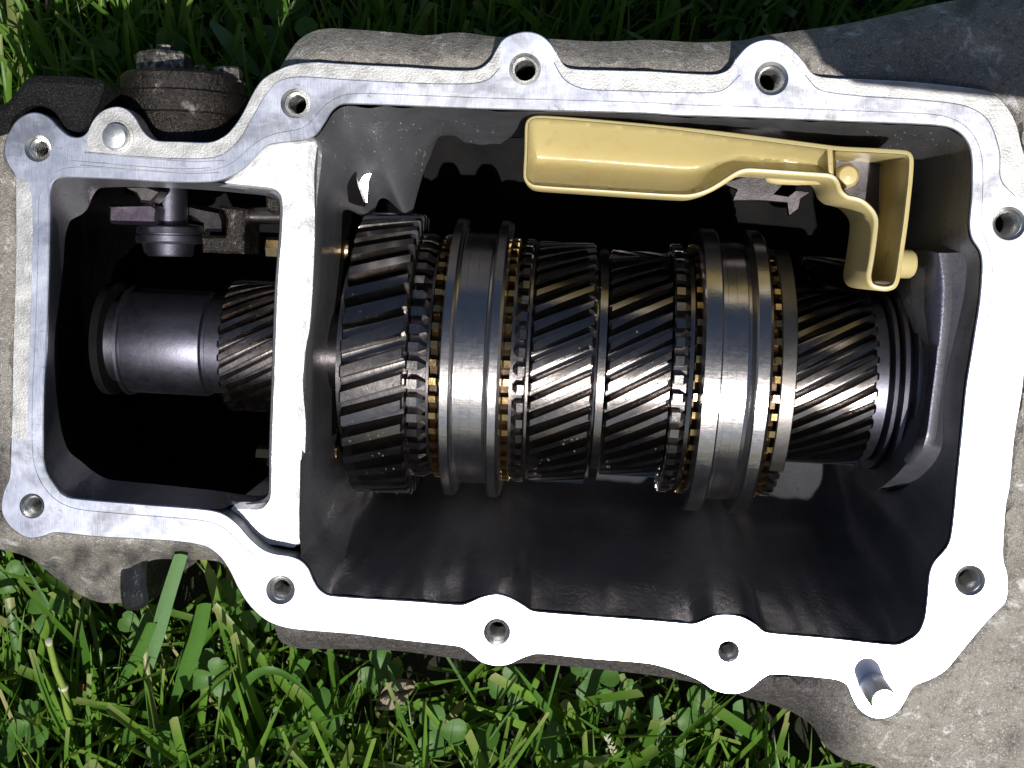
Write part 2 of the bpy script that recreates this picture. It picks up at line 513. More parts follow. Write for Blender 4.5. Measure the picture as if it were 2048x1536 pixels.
def tri_region(outer, holes, extra=()):
    """triangulate between outlines (photo pixels); returns points and triangles"""
    P, E = [], []
    for lp in [outer] + list(holes):
        k = len(P); P += [Vector(p) for p in lp]
        E += [(k + i, k + (i + 1) % len(lp)) for i in range(len(lp))]
    P += [Vector(p) for p in extra]
    V, _, Fc, *_ = delaunay_2d_cdt(P, E, [], 0, 1e-4)
    keep = []
    for f in Fc:
        c = (V[f[0]] + V[f[1]] + V[f[2]]) / 3
        if inside(c, outer) and not any(inside(c, h) for h in holes): keep.append(tuple(f))
    return V, keep


def circle(cx, cy, r, n=32):
    return [Vector((cx + r * math.cos(2 * math.pi * i / n), cy + r * math.sin(2 * math.pi * i / n))) for i in range(n)]


def prism(pts, h1, h0, bev=0.0006, step=None):
    """bevelled plate: outline in photo pixels at the height h1, straight walls down to h0"""
    P = resample(pts, step) if step else [Vector(p) for p in pts]
    bp = bev / 0.0001875
    top = [at(p.x, p.y, h1) for p in offset(P, bp)]
    edge = [at(p.x, p.y, h1) for p in P]
    s1 = [Vector((p.x, p.y, h1 - bev)) for p in edge]
    s0 = [Vector((p.x, p.y, h0)) for p in edge]
    V, Fc = rings([top, s1, s0])
    Vp = [Vector((p.x, p.y)) for p in top]
    V2, T = tri_region(Vp, [])
    k = len(V)
    V += [Vector((p.x, p.y, h1)) for p in V2]
    Fc += [tuple(i + k for i in t) for t in T]
    V2, T = tri_region([Vector((p.x, p.y)) for p in s0], [])
    k = len(V)
    V += [Vector((p.x, p.y, h0)) for p in V2]
    Fc += [tuple(i + k for i in t) for t in T]
    bm = bmesh.new()
    for v in V: bm.verts.new(v)
    bm.verts.ensure_lookup_table()
    for f in Fc:
        try: bm.faces.new([bm.verts[i] for i in f])
        except ValueError: pass
    bmesh.ops.remove_doubles(bm, verts=bm.verts, dist=1e-6)
    bm.verts.index_update()
    out = ([v.co.copy() for v in bm.verts], [tuple(v.index for v in f.verts) for f in bm.faces])
    bm.free()
    return out


A = resample(FLANGE_OUT, 7)
I = resample(FLANGE_IN, 7)
B = resample(BODY, 14)

# ------------------------------------------------------------------ the setting
gm = bpy.data.meshes.new('ground')
gm.from_pydata([(-40, -40, 0), (40, -40, 0), (40, 40, 0), (-40, 40, 0)], [], [(0, 1, 2, 3)])
gm.materials.append(MATS['soil'])
ground = bpy.data.objects.new('ground', gm); COL.objects.link(ground)
ground['kind'] = 'structure'; ground['label'] = 'dark soil under the lawn'

# ------------------------------------------------------------------ gearbox casing
base_p = at(1000, 800, -0.12)
casing = root('gearbox_casing', 'open grey aluminium gearbox casing lying on the grass with its cover off', 'gearbox casing',
              Matrix.Translation(base_p))

# machined flange: face, small edge radius, sides
hole_loops = [circle(x, y, rc, 28) for x, y, rc, rb in HOLES]
Ai, Ii = offset(A, 2.0), offset(I, -2.0)
V2, T = tri_region(Ai, [Ii] + hole_loops)
mb = MB(); mb.add([at(p.x, p.y, 0) for p in V2], T)
side = [[at(p.x, p.y, 0) for p in Ai]]
e = [at(p.x, p.y, 0) for p in A]
side += [[Vector((p.x, p.y, -0.0003)) for p in e], [Vector((p.x, p.y, -0.0095)) for p in e]]
mb.add(*rings(side))
side = [[at(p.x, p.y, 0) for p in Ii]]
e = [at(p.x, p.y, 0) for p in I]
side += [[Vector((p.x, p.y, -0.0003)) for p in e], [Vector((p.x, p.y, -0.0095 if 400 < q.x < 640 else -0.0016)) for p, q in zip(e, I)]]
mb.add(*rings(side))
bm = bmesh.new()
for v in mb.v: bm.verts.new(v)
bm.verts.ensure_lookup_table()
for f in mb.f:
    try: bm.faces.new([bm.verts[i] for i in f])
    except ValueError: pass
bmesh.ops.remove_doubles(bm, verts=bm.verts, dist=2e-6)
bm.verts.index_update()
vf = ([v.co.copy() for v in bm.verts], [tuple(v.index for v in f.verts) for f in bm.faces]); bm.free()
flange = part('sealing_flange', vf, 'machined_aluminium', casing, 30)
flange.data.materials.append(MATS['oily_inner_casting'])
for pl in flange.data.polygons:          # the unmachined skin inside the opening
    c_ = Vector(pl.center) + base_p
    if c_.z < -0.001 and inside((c_.x, c_.y), [Vector((p.x, p.y)) for p in (at(q.x, q.y, 0) for q in offset(I[::2], -6))]): pl.material_index = 1


# traces of the old gasket: thin raised lines that follow the outlines
def bead(pts, w, h, closed, z0=-0.0001):
    n = len(pts); a, c, t = [], [], []
    for i in range(n):
        d = (pts[(i + 1) % n] - pts[i - 1]) if closed else (pts[min(i + 1, n - 1)] - pts[max(i - 1, 0)])
        d.normalize(); nn = Vector((-d.y, d.x)) * w * 0.5
        p, q = at(*(pts[i] + nn), z0), at(*(pts[i] - nn), z0)
        a.append(p); c.append(q); t.append(Vector(((p.x + q.x) / 2, (p.y + q.y) / 2, h)))
    return rings([a, t, c], closed)


def smooth_loop(P, k, closed=True):
    for _ in range(k):
        n = len(P)
        P = [(P[i - 1] + P[i] * 2 + P[(i + 1) % n]) / 4 for i in range(n)]
    return P


loop_in = smooth_loop(offset(smooth_loop(I, 6), -22), 14)
loop_in = [p for p in loop_in if all((p - Vector((x, y))).length > rc + 5 for x, y, rc, rb in HOLES)]


def runs(pts, gap):
    out, cur = [], [pts[0]]
    for p in pts[1:]:
        if (p - cur[-1]).length > gap: out.append(cur); cur = []
        cur.append(p)
    out.append(cur)
    return [r for r in out if len(r) > 8]


for r_ in runs(loop_in, 16):
    part('gasket_line', bead(r_, 2.6, 0.00012, False), 'machined_aluminium', flange, 80)
upper = [(160,330),(230,336),(300,342),(380,347),(440,345)]
for dy, x0 in ((0, 0), (-9, -20), (-24, 10)):
    part('gasket_line', bead(resample([(x + x0, y + dy) for x, y in upper], 8, False), 3.0, 0.00016, False), 'dull_aluminium', flange, 80)
outer_run = [(170,304),(260,312),(370,318),(440,312),(478,280),(508,230),(535,185),(560,162),(600,154),(700,160),(820,166),(930,168),(975,160),(1000,135)]
part('gasket_line', bead(resample(outer_run, 8, False), 3.4, 0.00018, False), 'machined_aluminium', flange, 80)
part('gasket_line', bead(resample([(1108,125),(1130,160),(1170,178),(1260,182),(1400,186),(1446,180),(1480,150)], 8, False), 3.4, 0.00018, False), 'machined_aluminium', flange, 80)
part('gasket_line', bead(resample([(1610,150),(1640,180),(1720,192),(1840,200),(1930,212),(1975,240),(1998,300),(2002,360),(2030,392)], 8, False), 3.4, 0.00018, False), 'machined_aluminium', flange, 80)

# dull as-cast outer band along the flange (a chamfered land a hair proud of the side)
def arc(a, b_):
    i = min(range(len(A)), key=lambda k: (A[k] - Vector(a)).length); j = min(range(len(A)), key=lambda k: (A[k] - Vector(b_)).length)
    out = [A[i]]
    while i != j: i = (i + 1) % len(A); out.append(A[i])
    return out


for a, b_, run in (((178, 258), (1004, 82), outer_run), ((1113, 104), (1474, 114), [(1108,125),(1130,160),(1170,178),(1260,182),(1400,186),(1446,180),(1476,146)]),
                   ((1605, 120), (2090, 420), [(1610,150),(1640,180),(1720,192),(1840,200),(1930,212),(1975,240),(1998,300),(2002,360),(2040,396)]),
                   ((23, 880), (29, 352), [(56,880),(60,700),(66,520),(66,400),(56,362)])):
    rim = arc(a, b_)
    poly = [Vector(p) for p in resample(run, 8, False)]
    oa = [p + (poly[0] - p).normalized() * 0 for p in rim]
    loop = offset(oa + poly[::-1], 1.6)
    V2, T = tri_region(loop, [])
    part('cast_edge_band', ([at(p.x, p.y, 0.00006) for p in V2], T), 'dull_aluminium', flange, 60)
# bolt holes with their chamfers and threads
for x, y, rc, rb in HOLES:
    c = at(x, y, 0)
    sc = 0.0001875 * (CAM_G.z - 0) / CAM_G.z
    R0, R1 = rc * sc * 1.0, rb * sc
    prof = [(0.0, R0), (0.0010, R1 + 0.0002)]
    z = 0.0016
    while z < 0.016:
        prof += [(z, R1), (z + 0.0008, R1 - 0.0008), (z + 0.0010, R1 - 0.0008)]
        z += 0.0018
    prof += [(0.045, R1), (0.050, 0.0001)]
    M = frame_from(c, Vector((0, 0, -1)), Vector((0, 1, 0)))
    ob = part('bolt_hole', xf(lathe(prof, 28), M), 'thread_steel', casing, 25)
    ob.data.materials.append(MATS['recess_shade_black'])
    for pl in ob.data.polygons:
        if (ob.data.vertices[pl.vertices[0]].co + base_p).z < -0.026: pl.material_index = 1  # deep end of the bore painted black as shade

# dowel pins standing on the flange
c = at(235, 275, 0); M = frame_from(c, Vector((0, 0, 1)), Vector((0, 1, 0)))
part('dowel_pin', xf(lathe([(-0.001, 0.0056), (0.0, 0.0054), (0.0001, 0.0050), (0.0026, 0.0049), (0.0036, 0.0042), (0.0039, 0.0030), (0.0040, 0.0001)], 32), M),
     'pin_aluminium', casing, 40)
part('dowel_pin', xf(lathe([(-0.001, 0.0064), (0.0004, 0.0062), (0.0004, 0.0051)], 32), M), 'dull_aluminium', casing, 40, label='washer ring round the short dowel pin')
c = at(1746, 1371, 0); M = frame_from(c, Vector((0, 0, 1)), Vector((0, 1, 0)))
part('dowel_pin', xf(lathe([(-0.006, 0.0052), (0.0160, 0.0049), (0.0166, 0.0044), (0.0167, 0.0001)], 32), M), 'pin_aluminium', casing, 40,
     label='tall round dowel pin beside the lower corner of the flange')

# rough outer body: relief sheet around the flange, then walls down into the lawn
Ab = offset(A, 6)
grid = []
st = 15
for gy in range(-130, 1720, st):
    for gx in range(-100, 2570, st):
        p = Vector((gx + rnd.uniform(-4, 4), gy + rnd.uniform(-4, 4)))
        if inside(p, B) and not inside(p, A): grid.append(p)
Bc = B[::2]; Ac = A[::4]


def body_h(p):
    x, y = p.x, p.y
    h = -0.0045
    dB = seg_dist(p, Bc)
    r0 = 55.0
    if dB < r0: h -= 0.011 * (1 - dB / r0) ** 2
    dA = seg_dist(p, Ac)
    h -= 0.0025 * sstep(10, 60, dA)
    h -= 0.016 * sstep(1085, 1150, y) * sstep(520, 420, x)         # lower left bracket lies deeper
    h += 0.030 * sstep(1960, 2500, x) * sstep(1250, 700, y)
    h -= 0.020 * sstep(1640, 1420, x) * sstep(1370, 1460, y)
    h -= 0.010 * sstep(2040, 2300, x) * sstep(900, 1500, y)
    q = Vector((x, y, 0))
    low = sstep(1070, 1100, y) * sstep(520, 420, x)
    h += low * (0.0035 * noise.noise(q / 33) - 0.003 * abs(noise.noise(q / 55 + Vector((9, 2, 5)))))
    h += 0.0011 * noise.noise(q / 46) + 0.0006 * noise.noise(q / 19)
    h += 0.0016 * noise.noise(q / 130 + Vector((3, 7, 1)))
    return h


V2, T = tri_region(B, [Ab], grid)
nA, nB = len(Ab), len(B)
H = []
for i, p in enumerate(V2):
    if nB <= i < nB + nA: H.append(-0.0065)
    else: H.append(body_h(p))
top = [at(p.x, p.y, h) for p, h in zip(V2, H)]
mb = MB(); mb.add(top, T)
b0 = [at(p.x, p.y, body_h(p)) for p in B]
cen = sum(b0, Vector()) / len(b0)


def drop(p, t, grow):
    g = ground_depth(p) - 0.004
    q = p.copy(); q.z = lerp(p.z, min(g, p.z - 0.004), t)
    d = Vector((p.x - cen.x, p.y - cen.y, 0)).normalized()
    q += d * grow + d * 0.0012 * noise.noise(q * 90)
    return q


sk = [b0] + [[drop(p, t, g) for p in b0] for t, g in ((0.12, 0.001), (0.3, 0.0015), (0.5, -0.001), (0.75, -0.006), (1.0, -0.012))]
mb.add(*rings(sk))
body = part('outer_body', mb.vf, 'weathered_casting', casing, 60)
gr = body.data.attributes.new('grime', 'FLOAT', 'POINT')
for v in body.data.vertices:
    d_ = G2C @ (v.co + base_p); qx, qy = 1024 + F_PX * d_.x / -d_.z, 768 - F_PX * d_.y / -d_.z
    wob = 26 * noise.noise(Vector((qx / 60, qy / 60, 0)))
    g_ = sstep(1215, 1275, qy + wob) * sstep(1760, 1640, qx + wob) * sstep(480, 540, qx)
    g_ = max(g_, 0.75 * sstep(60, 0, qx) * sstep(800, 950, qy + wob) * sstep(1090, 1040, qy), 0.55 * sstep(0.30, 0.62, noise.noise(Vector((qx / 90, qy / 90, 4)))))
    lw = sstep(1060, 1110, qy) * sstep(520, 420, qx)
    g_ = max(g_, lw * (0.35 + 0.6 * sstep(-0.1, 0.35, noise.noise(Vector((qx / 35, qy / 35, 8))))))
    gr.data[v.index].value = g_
FOOT = [MG @ p for p in sk[-1]]
FOOT2 = [Vector((p.x, p.y)) for p in FOOT]
FOOT3 = []                                # what the casing covers seen straight from above
for p in sk[0]:
    w_ = MG @ p; FOOT3.append(Vector((w_.x, w_.y)))
# wall under the flange where the body steps back
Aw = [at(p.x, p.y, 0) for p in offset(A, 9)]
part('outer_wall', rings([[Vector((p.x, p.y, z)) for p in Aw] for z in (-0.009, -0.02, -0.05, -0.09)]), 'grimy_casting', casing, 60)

# bell housing: flared cone beyond the end wall and an added out-of-view cylinder that shades the upper right
e0 = at(1024, 719.5, -0.0705); e1 = at(1800, 760.5, -0.0705)
BS = frame_from(e0, e1 - e0)
part('bell_cone', xf(lathe([(0.250, 0.085), (0.275, 0.150), (0.330, 0.200), (0.345, 0.205), (0.345, 0.212), (0.355, 0.212), (0.355, 0.196), (0.330, 0.190), (0.280, 0.140), (0.255, 0.070)], 72), BS), 'weathered_casting', casing, 40)
c = Vector((0.142, 0.083, 0.205)); M = frame_from(c, Vector((1, -0.09, 0)), Vector((0, 1, 0)))
part('shadow_caster', xf(lathe([(0.0, 0.0001), (0.0, 0.030), (0.004, 0.040), (0.014, 0.045), (0.15, 0.047), (0.19, 0.052), (0.20, 0.052), (0.20, 0.0001)], 48), M), 'weathered_casting', casing, 40)

# partition between the two chambers, its top rough and a little below the flange
PART = [(424,364),(472,350),(505,322),(540,286),(585,278),(622,270),(621,300),(617,342),(618,450),(615,552),(608,655),(600,700),(594,775),(600,860),(595,975),(594,1060),(593,1097),
        (555,1094),(526,1090),(507,1076),(481,1038),(458,1016),(519,1015),(532,1004),(538,990),(540,894),(545,757),(552,570),(561,450),(560,396),(547,381),(500,375)]
P = resample(PART, 7)


def part_h(p): return -0.0085 + 0.0006 * noise.noise(Vector((p.x, p.y, 0)) / 30)


Pi = offset(P, 4)
g2 = [Vector((x, y)) for x in range(430, 625, 9) for y in range(275, 1100, 9) if inside((x, y), Pi)]
V2, T = tri_region(Pi, [], g2)
mb = MB(); mb.add([at(p.x, p.y, part_h(p)) for p in V2], T)
e = [at(p.x, p.y, 0) for p in P]
mid_y = at(1024, 700, 0).y
r0 = [at(p.x, p.y, part_h(p)) for p in Pi]
r1 = [Vector((p.x, p.y, -0.0100)) for p in e]
rr_ = [r0, r1]
for z, g in ((-0.03, 0.0008), (-0.06, 0.0016), (-0.14, 0.002)):
    rr_.append([Vector((p.x + (-0.0004 + 0.043 * min(0.0, z + 0.012) if q.x > 585 else -g), p.y, z)) for p, q in zip(e, P)])
mb.add(*rings(rr_))
part('partition', mb.vf, 'bright_cast_aluminium', casing, 50)

# main chamber lining
ci = [p for p in I]
i0 = min(range(len(ci)), key=lambda i: (ci[i] - Vector((626, 272))).length)
i1 = min(range(len(ci)), key=lambda i: (ci[i] - Vector((600, 1120))).length)
seq = []
i = i0
while i != i1:
    seq.append(ci[i]); i = (i + 1) % len(ci)
seq.append(ci[i1])
left = resample([(600,1118),(596,1060),(600,860),(600,700),(615,552),(621,450),(621,342),(624,285)], 7, False)
MAIN = seq + left[1:-1]
MS = smooth_loop(MAIN, 26)
spA, spB = Vector((840, 700)), Vector((1760, 760))


def wall_ring(d):
    out = []
    t = sstep(0.004, 0.03, d)
    for p, q in zip(MAIN, MS):
        w = p.lerp(q, t)
        bot = sstep(900, 1200, w.y); topw = sstep(420, 300, w.y)
        rgt = sstep(1780, 1900, w.x) * (1 - bot) * (1 - topw); lft = sstep(720, 640, w.x) * (1 - bot * 0.7)
        ins_b = 0.30 * d + 6.0 * max(0, d - 0.09) ** 1.5
        ins_t = 0.10 * d if d < 0.066 else (0.0066 - 0.9 * (d - 0.066) if d < 0.082 else -0.0078)
        ins_r = 0.32 * d if d < 0.05 else 0.016 + 0.1 * (d - 0.05)
        ins_l = 0.0013 * sstep(0.008, 0.012, d) - 0.04 * max(0.0, d - 0.012)
        if w.x < 860 and w.y < 470:                       # big fillet beside the partition
            ins_t += 0.55 * d * sstep(860, 700, w.x) * (1 if d < 0.066 else max(0.0, 1 - (d - 0.066) / 0.02))
        ins = ins_b * bot + ins_t * topw * (1 - lft) + ins_r * rgt + ins_l * lft * (1 - topw) + ins_t * lft * topw * 0.6
        if not bot and not topw and not rgt and not lft: ins = ins_t
        g = at(w.x, w.y, 0)
        sp = spA if w.x < spA.x else (spB if w.x > spB.x else Vector((w.x, lerp(spA.y, spB.y, (w.x - spA.x) / (spB.x - spA.x)))))
        c_ = at(sp.x, sp.y, 0)
        dv = (c_ - g).normalized()
        rip = 0.0005 * math.sin(w.x / 62.0) * bot * sstep(0.02, 0.06, d)
        scal = 0.0045 * max(0, math.sin(w.x / 26.0)) * topw * sstep(0.05, 0.066, d) * sstep(780, 830, w.x) * sstep(1150, 1050, w.x) * (1 if d < 0.07 else 0)
        r = g + dv * (ins + rip + 0.0008 * (1 - lft) * (1 - rgt) * noise.noise(Vector((w.x / 40, w.y / 40, d * 60)))) - Vector((0, 1, 0)) * -scal
        r.z = -max(d, 0.0105 if (lft > 0.99 and 285 < p.y < 1112) else 0.0014)
        out.append(r)
    return out


depths = (0.0014, 0.004, 0.008, 0.014, 0.022, 0.032, 0.042, 0.052, 0.062, 0.066, 0.070, 0.080, 0.090, 0.102, 0.114, 0.126, 0.136)
WR = [wall_ring(d) for d in depths]
wl = rings(WR[:10])
lining = part('chamber_wall', wl, 'oily_inner_casting', casing, 55)
tree = BVHTree.FromPolygons([tuple(v) for v in wl[0]], wl[1])
cc = sum(WR[-1], Vector()) / len(WR[-1])
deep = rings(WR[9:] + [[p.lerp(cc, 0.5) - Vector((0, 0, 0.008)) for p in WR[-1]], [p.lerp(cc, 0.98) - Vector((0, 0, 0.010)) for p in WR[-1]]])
floor_ob = part('chamber_floor', deep, 'recess_shade_black', casing, 55)
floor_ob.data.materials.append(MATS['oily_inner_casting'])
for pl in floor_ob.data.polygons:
    if (sum((floor_ob.data.vertices[i].co.y for i in pl.vertices)) / len(pl.vertices) + base_p.y) < -0.030 and pl.center.z + base_p.z > -0.108: pl.material_index = 1  # upper and deepest faces stay painted shade, lower wall keeps casting colour

# left chamber: lip, then the hollow below it, its shade painted black
LIP = [(201,376),(188,387),(181,402),(175,417),(163,429),(142,440),(135,455),(130,476),(126,535),(120,587),(111,655),(109,706),(113,792),(123,860),(137,901),
       (161,922),(191,946),(219,959),(308,968),(420,980),(530,990),(540,950),(545,757),(552,570),(560,450),(556,400),(480,386),(380,378),(280,374)]
LIPs = resample(LIP, 6)
LFT = [p for p in resample([(99,450),(99,390),(103,370),(113,358),(137,355),(239,359),(342,365),(424,364),(500,374),(548,381),(560,396),(561,450),(552,570),(545,757),(540,894),(538,990),(519,1014),
        (458,1020),(404,1018),(267,1007),(145,996),(124,987),(108,967),(94,945),(87,915),(87,792),(92,689),(97,552)], 8)]
cl = Vector((330, 680))


def to_lip(p):
    d = (p - cl); best = None
    for i in range(len(LIPs)):
        a, c_ = LIPs[i - 1], LIPs[i]; ab = c_ - a
        den = d.x * ab.y - d.y * ab.x
        if abs(den) < 1e-9: continue
        w = a - cl
        t = (w.x * ab.y - w.y * ab.x) / den; u = (w.x * d.y - w.y * d.x) / den
        if t > 0 and -0.001 <= u <= 1.001 and (best is None or t < best): best = t
    return cl + d * min(best or 0.95, 0.99)


lip = [to_lip(p) for p in LFT]
r0 = [at(p.x, p.y, 0) for p in LFT]
for p, q in zip(r0, LFT): p.z = -0.0095 if (q.x > 440 and (q.y < 420 or q.y > 960) or q.x > 535) else -0.0014
r1 = [at(p.x, p.y, -0.010) for p in [a.lerp(c_, 0.45) for a, c_ in zip(LFT, lip)]]
r2 = [at(p.x, p.y, -0.020) for p in lip]
part('chamber_wall', rings([r0, r1, r2]), 'oily_inner_casting', casing, 55)
cg = at(cl.x, cl.y, -0.02)


def spread(r, s, z): return [Vector((cg.x + (p.x - cg.x) * s, cg.y + (p.y - cg.y) * s, z)) for p in r]


sx = spread(r2, 1.10, -0.026)
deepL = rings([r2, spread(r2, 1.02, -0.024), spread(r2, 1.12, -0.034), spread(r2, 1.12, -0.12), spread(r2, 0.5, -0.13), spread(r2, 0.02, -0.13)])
part('chamber_floor', deepL, 'recess_shade_black', casing, 55)

# right hand end wall: raised block with a bright ridge, bearing bore and oil hole
crestL = [(1856,500),(1849,560),(1849,621),(1857,689),(1854,758),(1840,843),(1822,920),(1806,975),(1793,1020)]
crest = [(1880,506),(1890,560),(1889,621),(1885,655),(1876,723),(1866,800),(1858,870),(1838,946),(1818,1010)]
edgeR = [(1960,503),(1964,545),(1958,621),(1947,689),(1938,740),(1928,830),(1921,880),(1914,960),(1908,1020)]
n_ = 40
a_ = resample(crestL, 12, False); c_ = resample(crest, 12, False); e_ = resample(edgeR, 12, False)


def pick(lst, t):
    f = t * (len(lst) - 1); k = min(int(f), len(lst) - 2); return lst[k].lerp(lst[k + 1], f - k)


L0, L1, L2, L3, L3b, L4 = [], [], [], [], [], []
for k in range(n_ + 1):
    t = k / n_
    a1, c1, e1 = pick(a_, t), pick(c_, t), pick(e_, t)
    w = 2.0 * noise.noise(Vector((k * 0.5, 0, 0)))
    q1 = at(a1.x + w, a1.y, -0.0165); L1.append(q1); L0.append(Vector((q1.x - 0.0008, q1.y, -0.060)))
    L2.append(at(lerp(a1.x, c1.x, 0.8), c1.y, -0.0120)); L3.append(at(c1.x, c1.y, -0.0118)); L3b.append(at(c1.x + 14, c1.y, -0.0130)); L4.append(at(e1.x + 8, e1.y, -0.0066))
for row in (L0, L1, L2, L3, L3b, L4):
    for k in range(n_ + 1):
        row[k] = row[k] - Vector((0, 0, 0.035)) * max(0.0, k / n_ - 0.72) ** 2 * 13
    row.insert(0, row[0] - Vector((0, 0, 0.03)))
blk = part('end_wall_block', rings([L0, L1, L2, L3, L3b, L4], False), 'dark_inner_casting', casing, 50)
blk.data.materials.append(MATS['ridge_sheen_casting'])
for pl in blk.data.polygons:
    if (n_ + 1) <= pl.index < 3 * (n_ + 1) and pl.index % (n_ + 1) < 0.74 * n_: pl.material_index = 1
caps = []
# added facets beside the partition: one tilted for a sun glint, one dark


def on_wall(px, py, lift=0.0004):
    d = ray(px, py); h = tree.ray_cast(CAM_G, d)
    if h[0] is None: return at(px, py, -0.05)
    return h[0] - d * lift


fac = [(713,343),(722,339),(743,326),(762,313),(759,326),(743,346),(737,360),(735,382),(734,404),(729,406),(722,387),(716,371),(713,357)]
half = ((C2G.to_3x3() @ s_c).normalized() + (CAM_G - on_wall(737, 360)).normalized()).normalized()
fc = on_wall(737, 360, 0.004)


def facet(pts, nrm, c0, thick=0.004):
    t_, b_ = [], []
    for x, y in pts:
        d = ray(x, y); t = (c0 - CAM_G).dot(nrm) / d.dot(nrm)
        p = CAM_G + d * t; t_.append(p); b_.append(p - Vector((0, 0, thick)))
    V, Fc = rings([t_, b_]); Fc.append(tuple(range(len(pts))))
    return V, Fc


part('reflection_facet', facet(fac, half, fc), 'polished_aluminium', casing, 30, flat=True)
fac2 = [(696,342),(703,338),(713,344),(713,357),(716,371),(722,387),(729,407),(727,413),(712,410),(697,404),(694,372)]
part('reflection_facet', facet(fac2, (half + Vector((0.7, 0.3, 0))).normalized(), on_wall(706, 375, 0.004)), 'dark_steel', casing, 30, flat=True)

hp = on_wall(1845, 545, 0.0006)
part('oil_hole', xf(lathe([(0.0, 0.0024), (0.0005, 0.0020), (-0.004, 0.0019), (-0.004, 0.0001)], 20), frame_from(hp, Vector((-0.8, 0.1, 0.6)))), 'recess_shade_black', casing, 30)  # black lining paints the shade inside the hole
# oil droplets thrown on the upper chamber wall
mb = MB()
for k in range(230):
    if k < 150: px, py = rnd.gauss(925, 62), 318 + rnd.gauss(0, 16)
    elif k < 200: px, py = rnd.uniform(640, 1045), rnd.uniform(240, 345)
    else: px, py = rnd.uniform(1700, 1900), rnd.uniform(262, 300)
    d = ray(px, py); h = tree.ray_cast(CAM_G, d)
    if h[0] is None: continue
    nrm = h[1] if h[1].dot(d) < 0 else -h[1]
    M = frame_from(h[0], nrm, Vector((0, 0, 1)) if abs(nrm.z) < 0.9 else Vector((0, 1, 0)))
    r_ = rnd.uniform(0.00022, 0.0006)
    mb.add(*xf(lathe([(0, r_), (r_ * 0.35, r_ * 0.85), (r_ * 0.55, r_ * 0.45), (r_ * 0.62, r_ * 0.02)], 8), M))
o = part('oil_droplets', mb.vf, 'oil', casing, 80); o['kind'] = 'stuff'

# bolts through the partition: brass heads on the left side, copper ends on the right
for x, y, h in ((551, 497, -0.062), (531, 912, -0.058)):
    c = at(x, y, h); M = frame_from(c, Vector((1, -0.05, 0)))
    part('retaining_bolt', xf(lathe([(-0.004, 0.0001), (-0.004, 0.0040), (-0.0032, 0.0048), (0.004, 0.0048), (0.0042, 0.0030), (0.02, 0.0030)], 8), M), 'brass', casing, 40)
for x, y, h in ((684, 500, -0.080), (661, 911, -0.070)):
    c = at(x, y, h) + Vector((0.003, 0, 0)); M = frame_from(c, Vector((1, -0.05, 0)))
    part('retaining_bolt', xf(lathe([(-0.016, 0.0048), (-0.002, 0.0048), (-0.0012, 0.0042), (-0.0010, 0.0047), (0.0004, 0.0046), (0.0010, 0.0038), (0.0012, 0.0001)], 24), M), 'copper_ring', casing, 40)

# side cover with its plug and bolt at the upper left
def up_lathe(px, y0, h, prof, seg=48):
    """profile of (photo y, radius in photo px) revolved about an axis that points up the picture"""
    c = at(px, y0, h); s_ = (CAM_G.z - h) / F_PX
    return xf(lathe([((y0 - y) * s_, r * s_) for y, r in prof], seg), frame_from(c, Vector((0.02, 1, 0))))


cover = part('side_cover', up_lathe(368, 235, -0.036, [(330, 112), (236, 112), (233, 119), (196, 124), (192, 120), (189, 121), (162, 120), (156, 114), (154, 20), (154, 0.1)]),
             'oily_cover_metal', casing, 40)
part('plug', up_lathe(330, 155, -0.036, [(156, 62), (151, 62), (149, 55), (114, 54), (108, 48), (108, 16), (94, 16), (92, 13), (92, 0.1)], 6), 'grimy_bolt', cover, 30)
part('bolt', up_lathe(456, 165, -0.034, [(167, 36), (163, 36), (162, 31), (141, 30), (137, 26), (137, 0.1)], 6), 'grimy_bolt', cover, 30)
part('bolt', up_lathe(402, 160, -0.048, [(160, 14), (136, 13), (132, 10), (131, 0.1)], 10), 'grimy_bolt', cover, 30)
part('mounting_lug', prism([(-260,190),(-60,205),(0,206),(20,190),(50,154),(110,150),(190,156),(203,165),(196,192),(180,226),(172,246),(150,262),(124,252),(100,220),(60,208),(20,232),(0,268),(-260,300)], -0.002, -0.10, 0.003, 10), 'black_casting', casing, 40)
# lower left bracket: oily slot and the round boss under the flange corner
part('mounting_lug', prism([(244,1108),(288,1108),(290,1160),(291,1213),(243,1215)], -0.0235, -0.06, 0.0015, 6), 'wet_black', casing, 40, label='oily black slot in the lower bracket')

# ------------------------------------------------------------------ main shaft
AXH = -0.0705
o0 = at(1024, 719.5, AXH); o1 = at(1800, 760.5, AXH)
S = frame_from(o0, o1 - o0)
SI = S.inverted()
shaft = root('gear_shaft', 'long oily steel shaft of helical gears and brass rings across both chambers', 'gear shaft', S)


def ax(px, r):
    """axial position of what shows at photo x on the near side of a body of radius r"""
    y = 719.5 + (px - 1024) * 0.0528
    return (SI @ at(px, y, AXH + r)).x


PXR = (DIST - AXH) / F_PX


def rpx(half): return half * PXR * 1.006


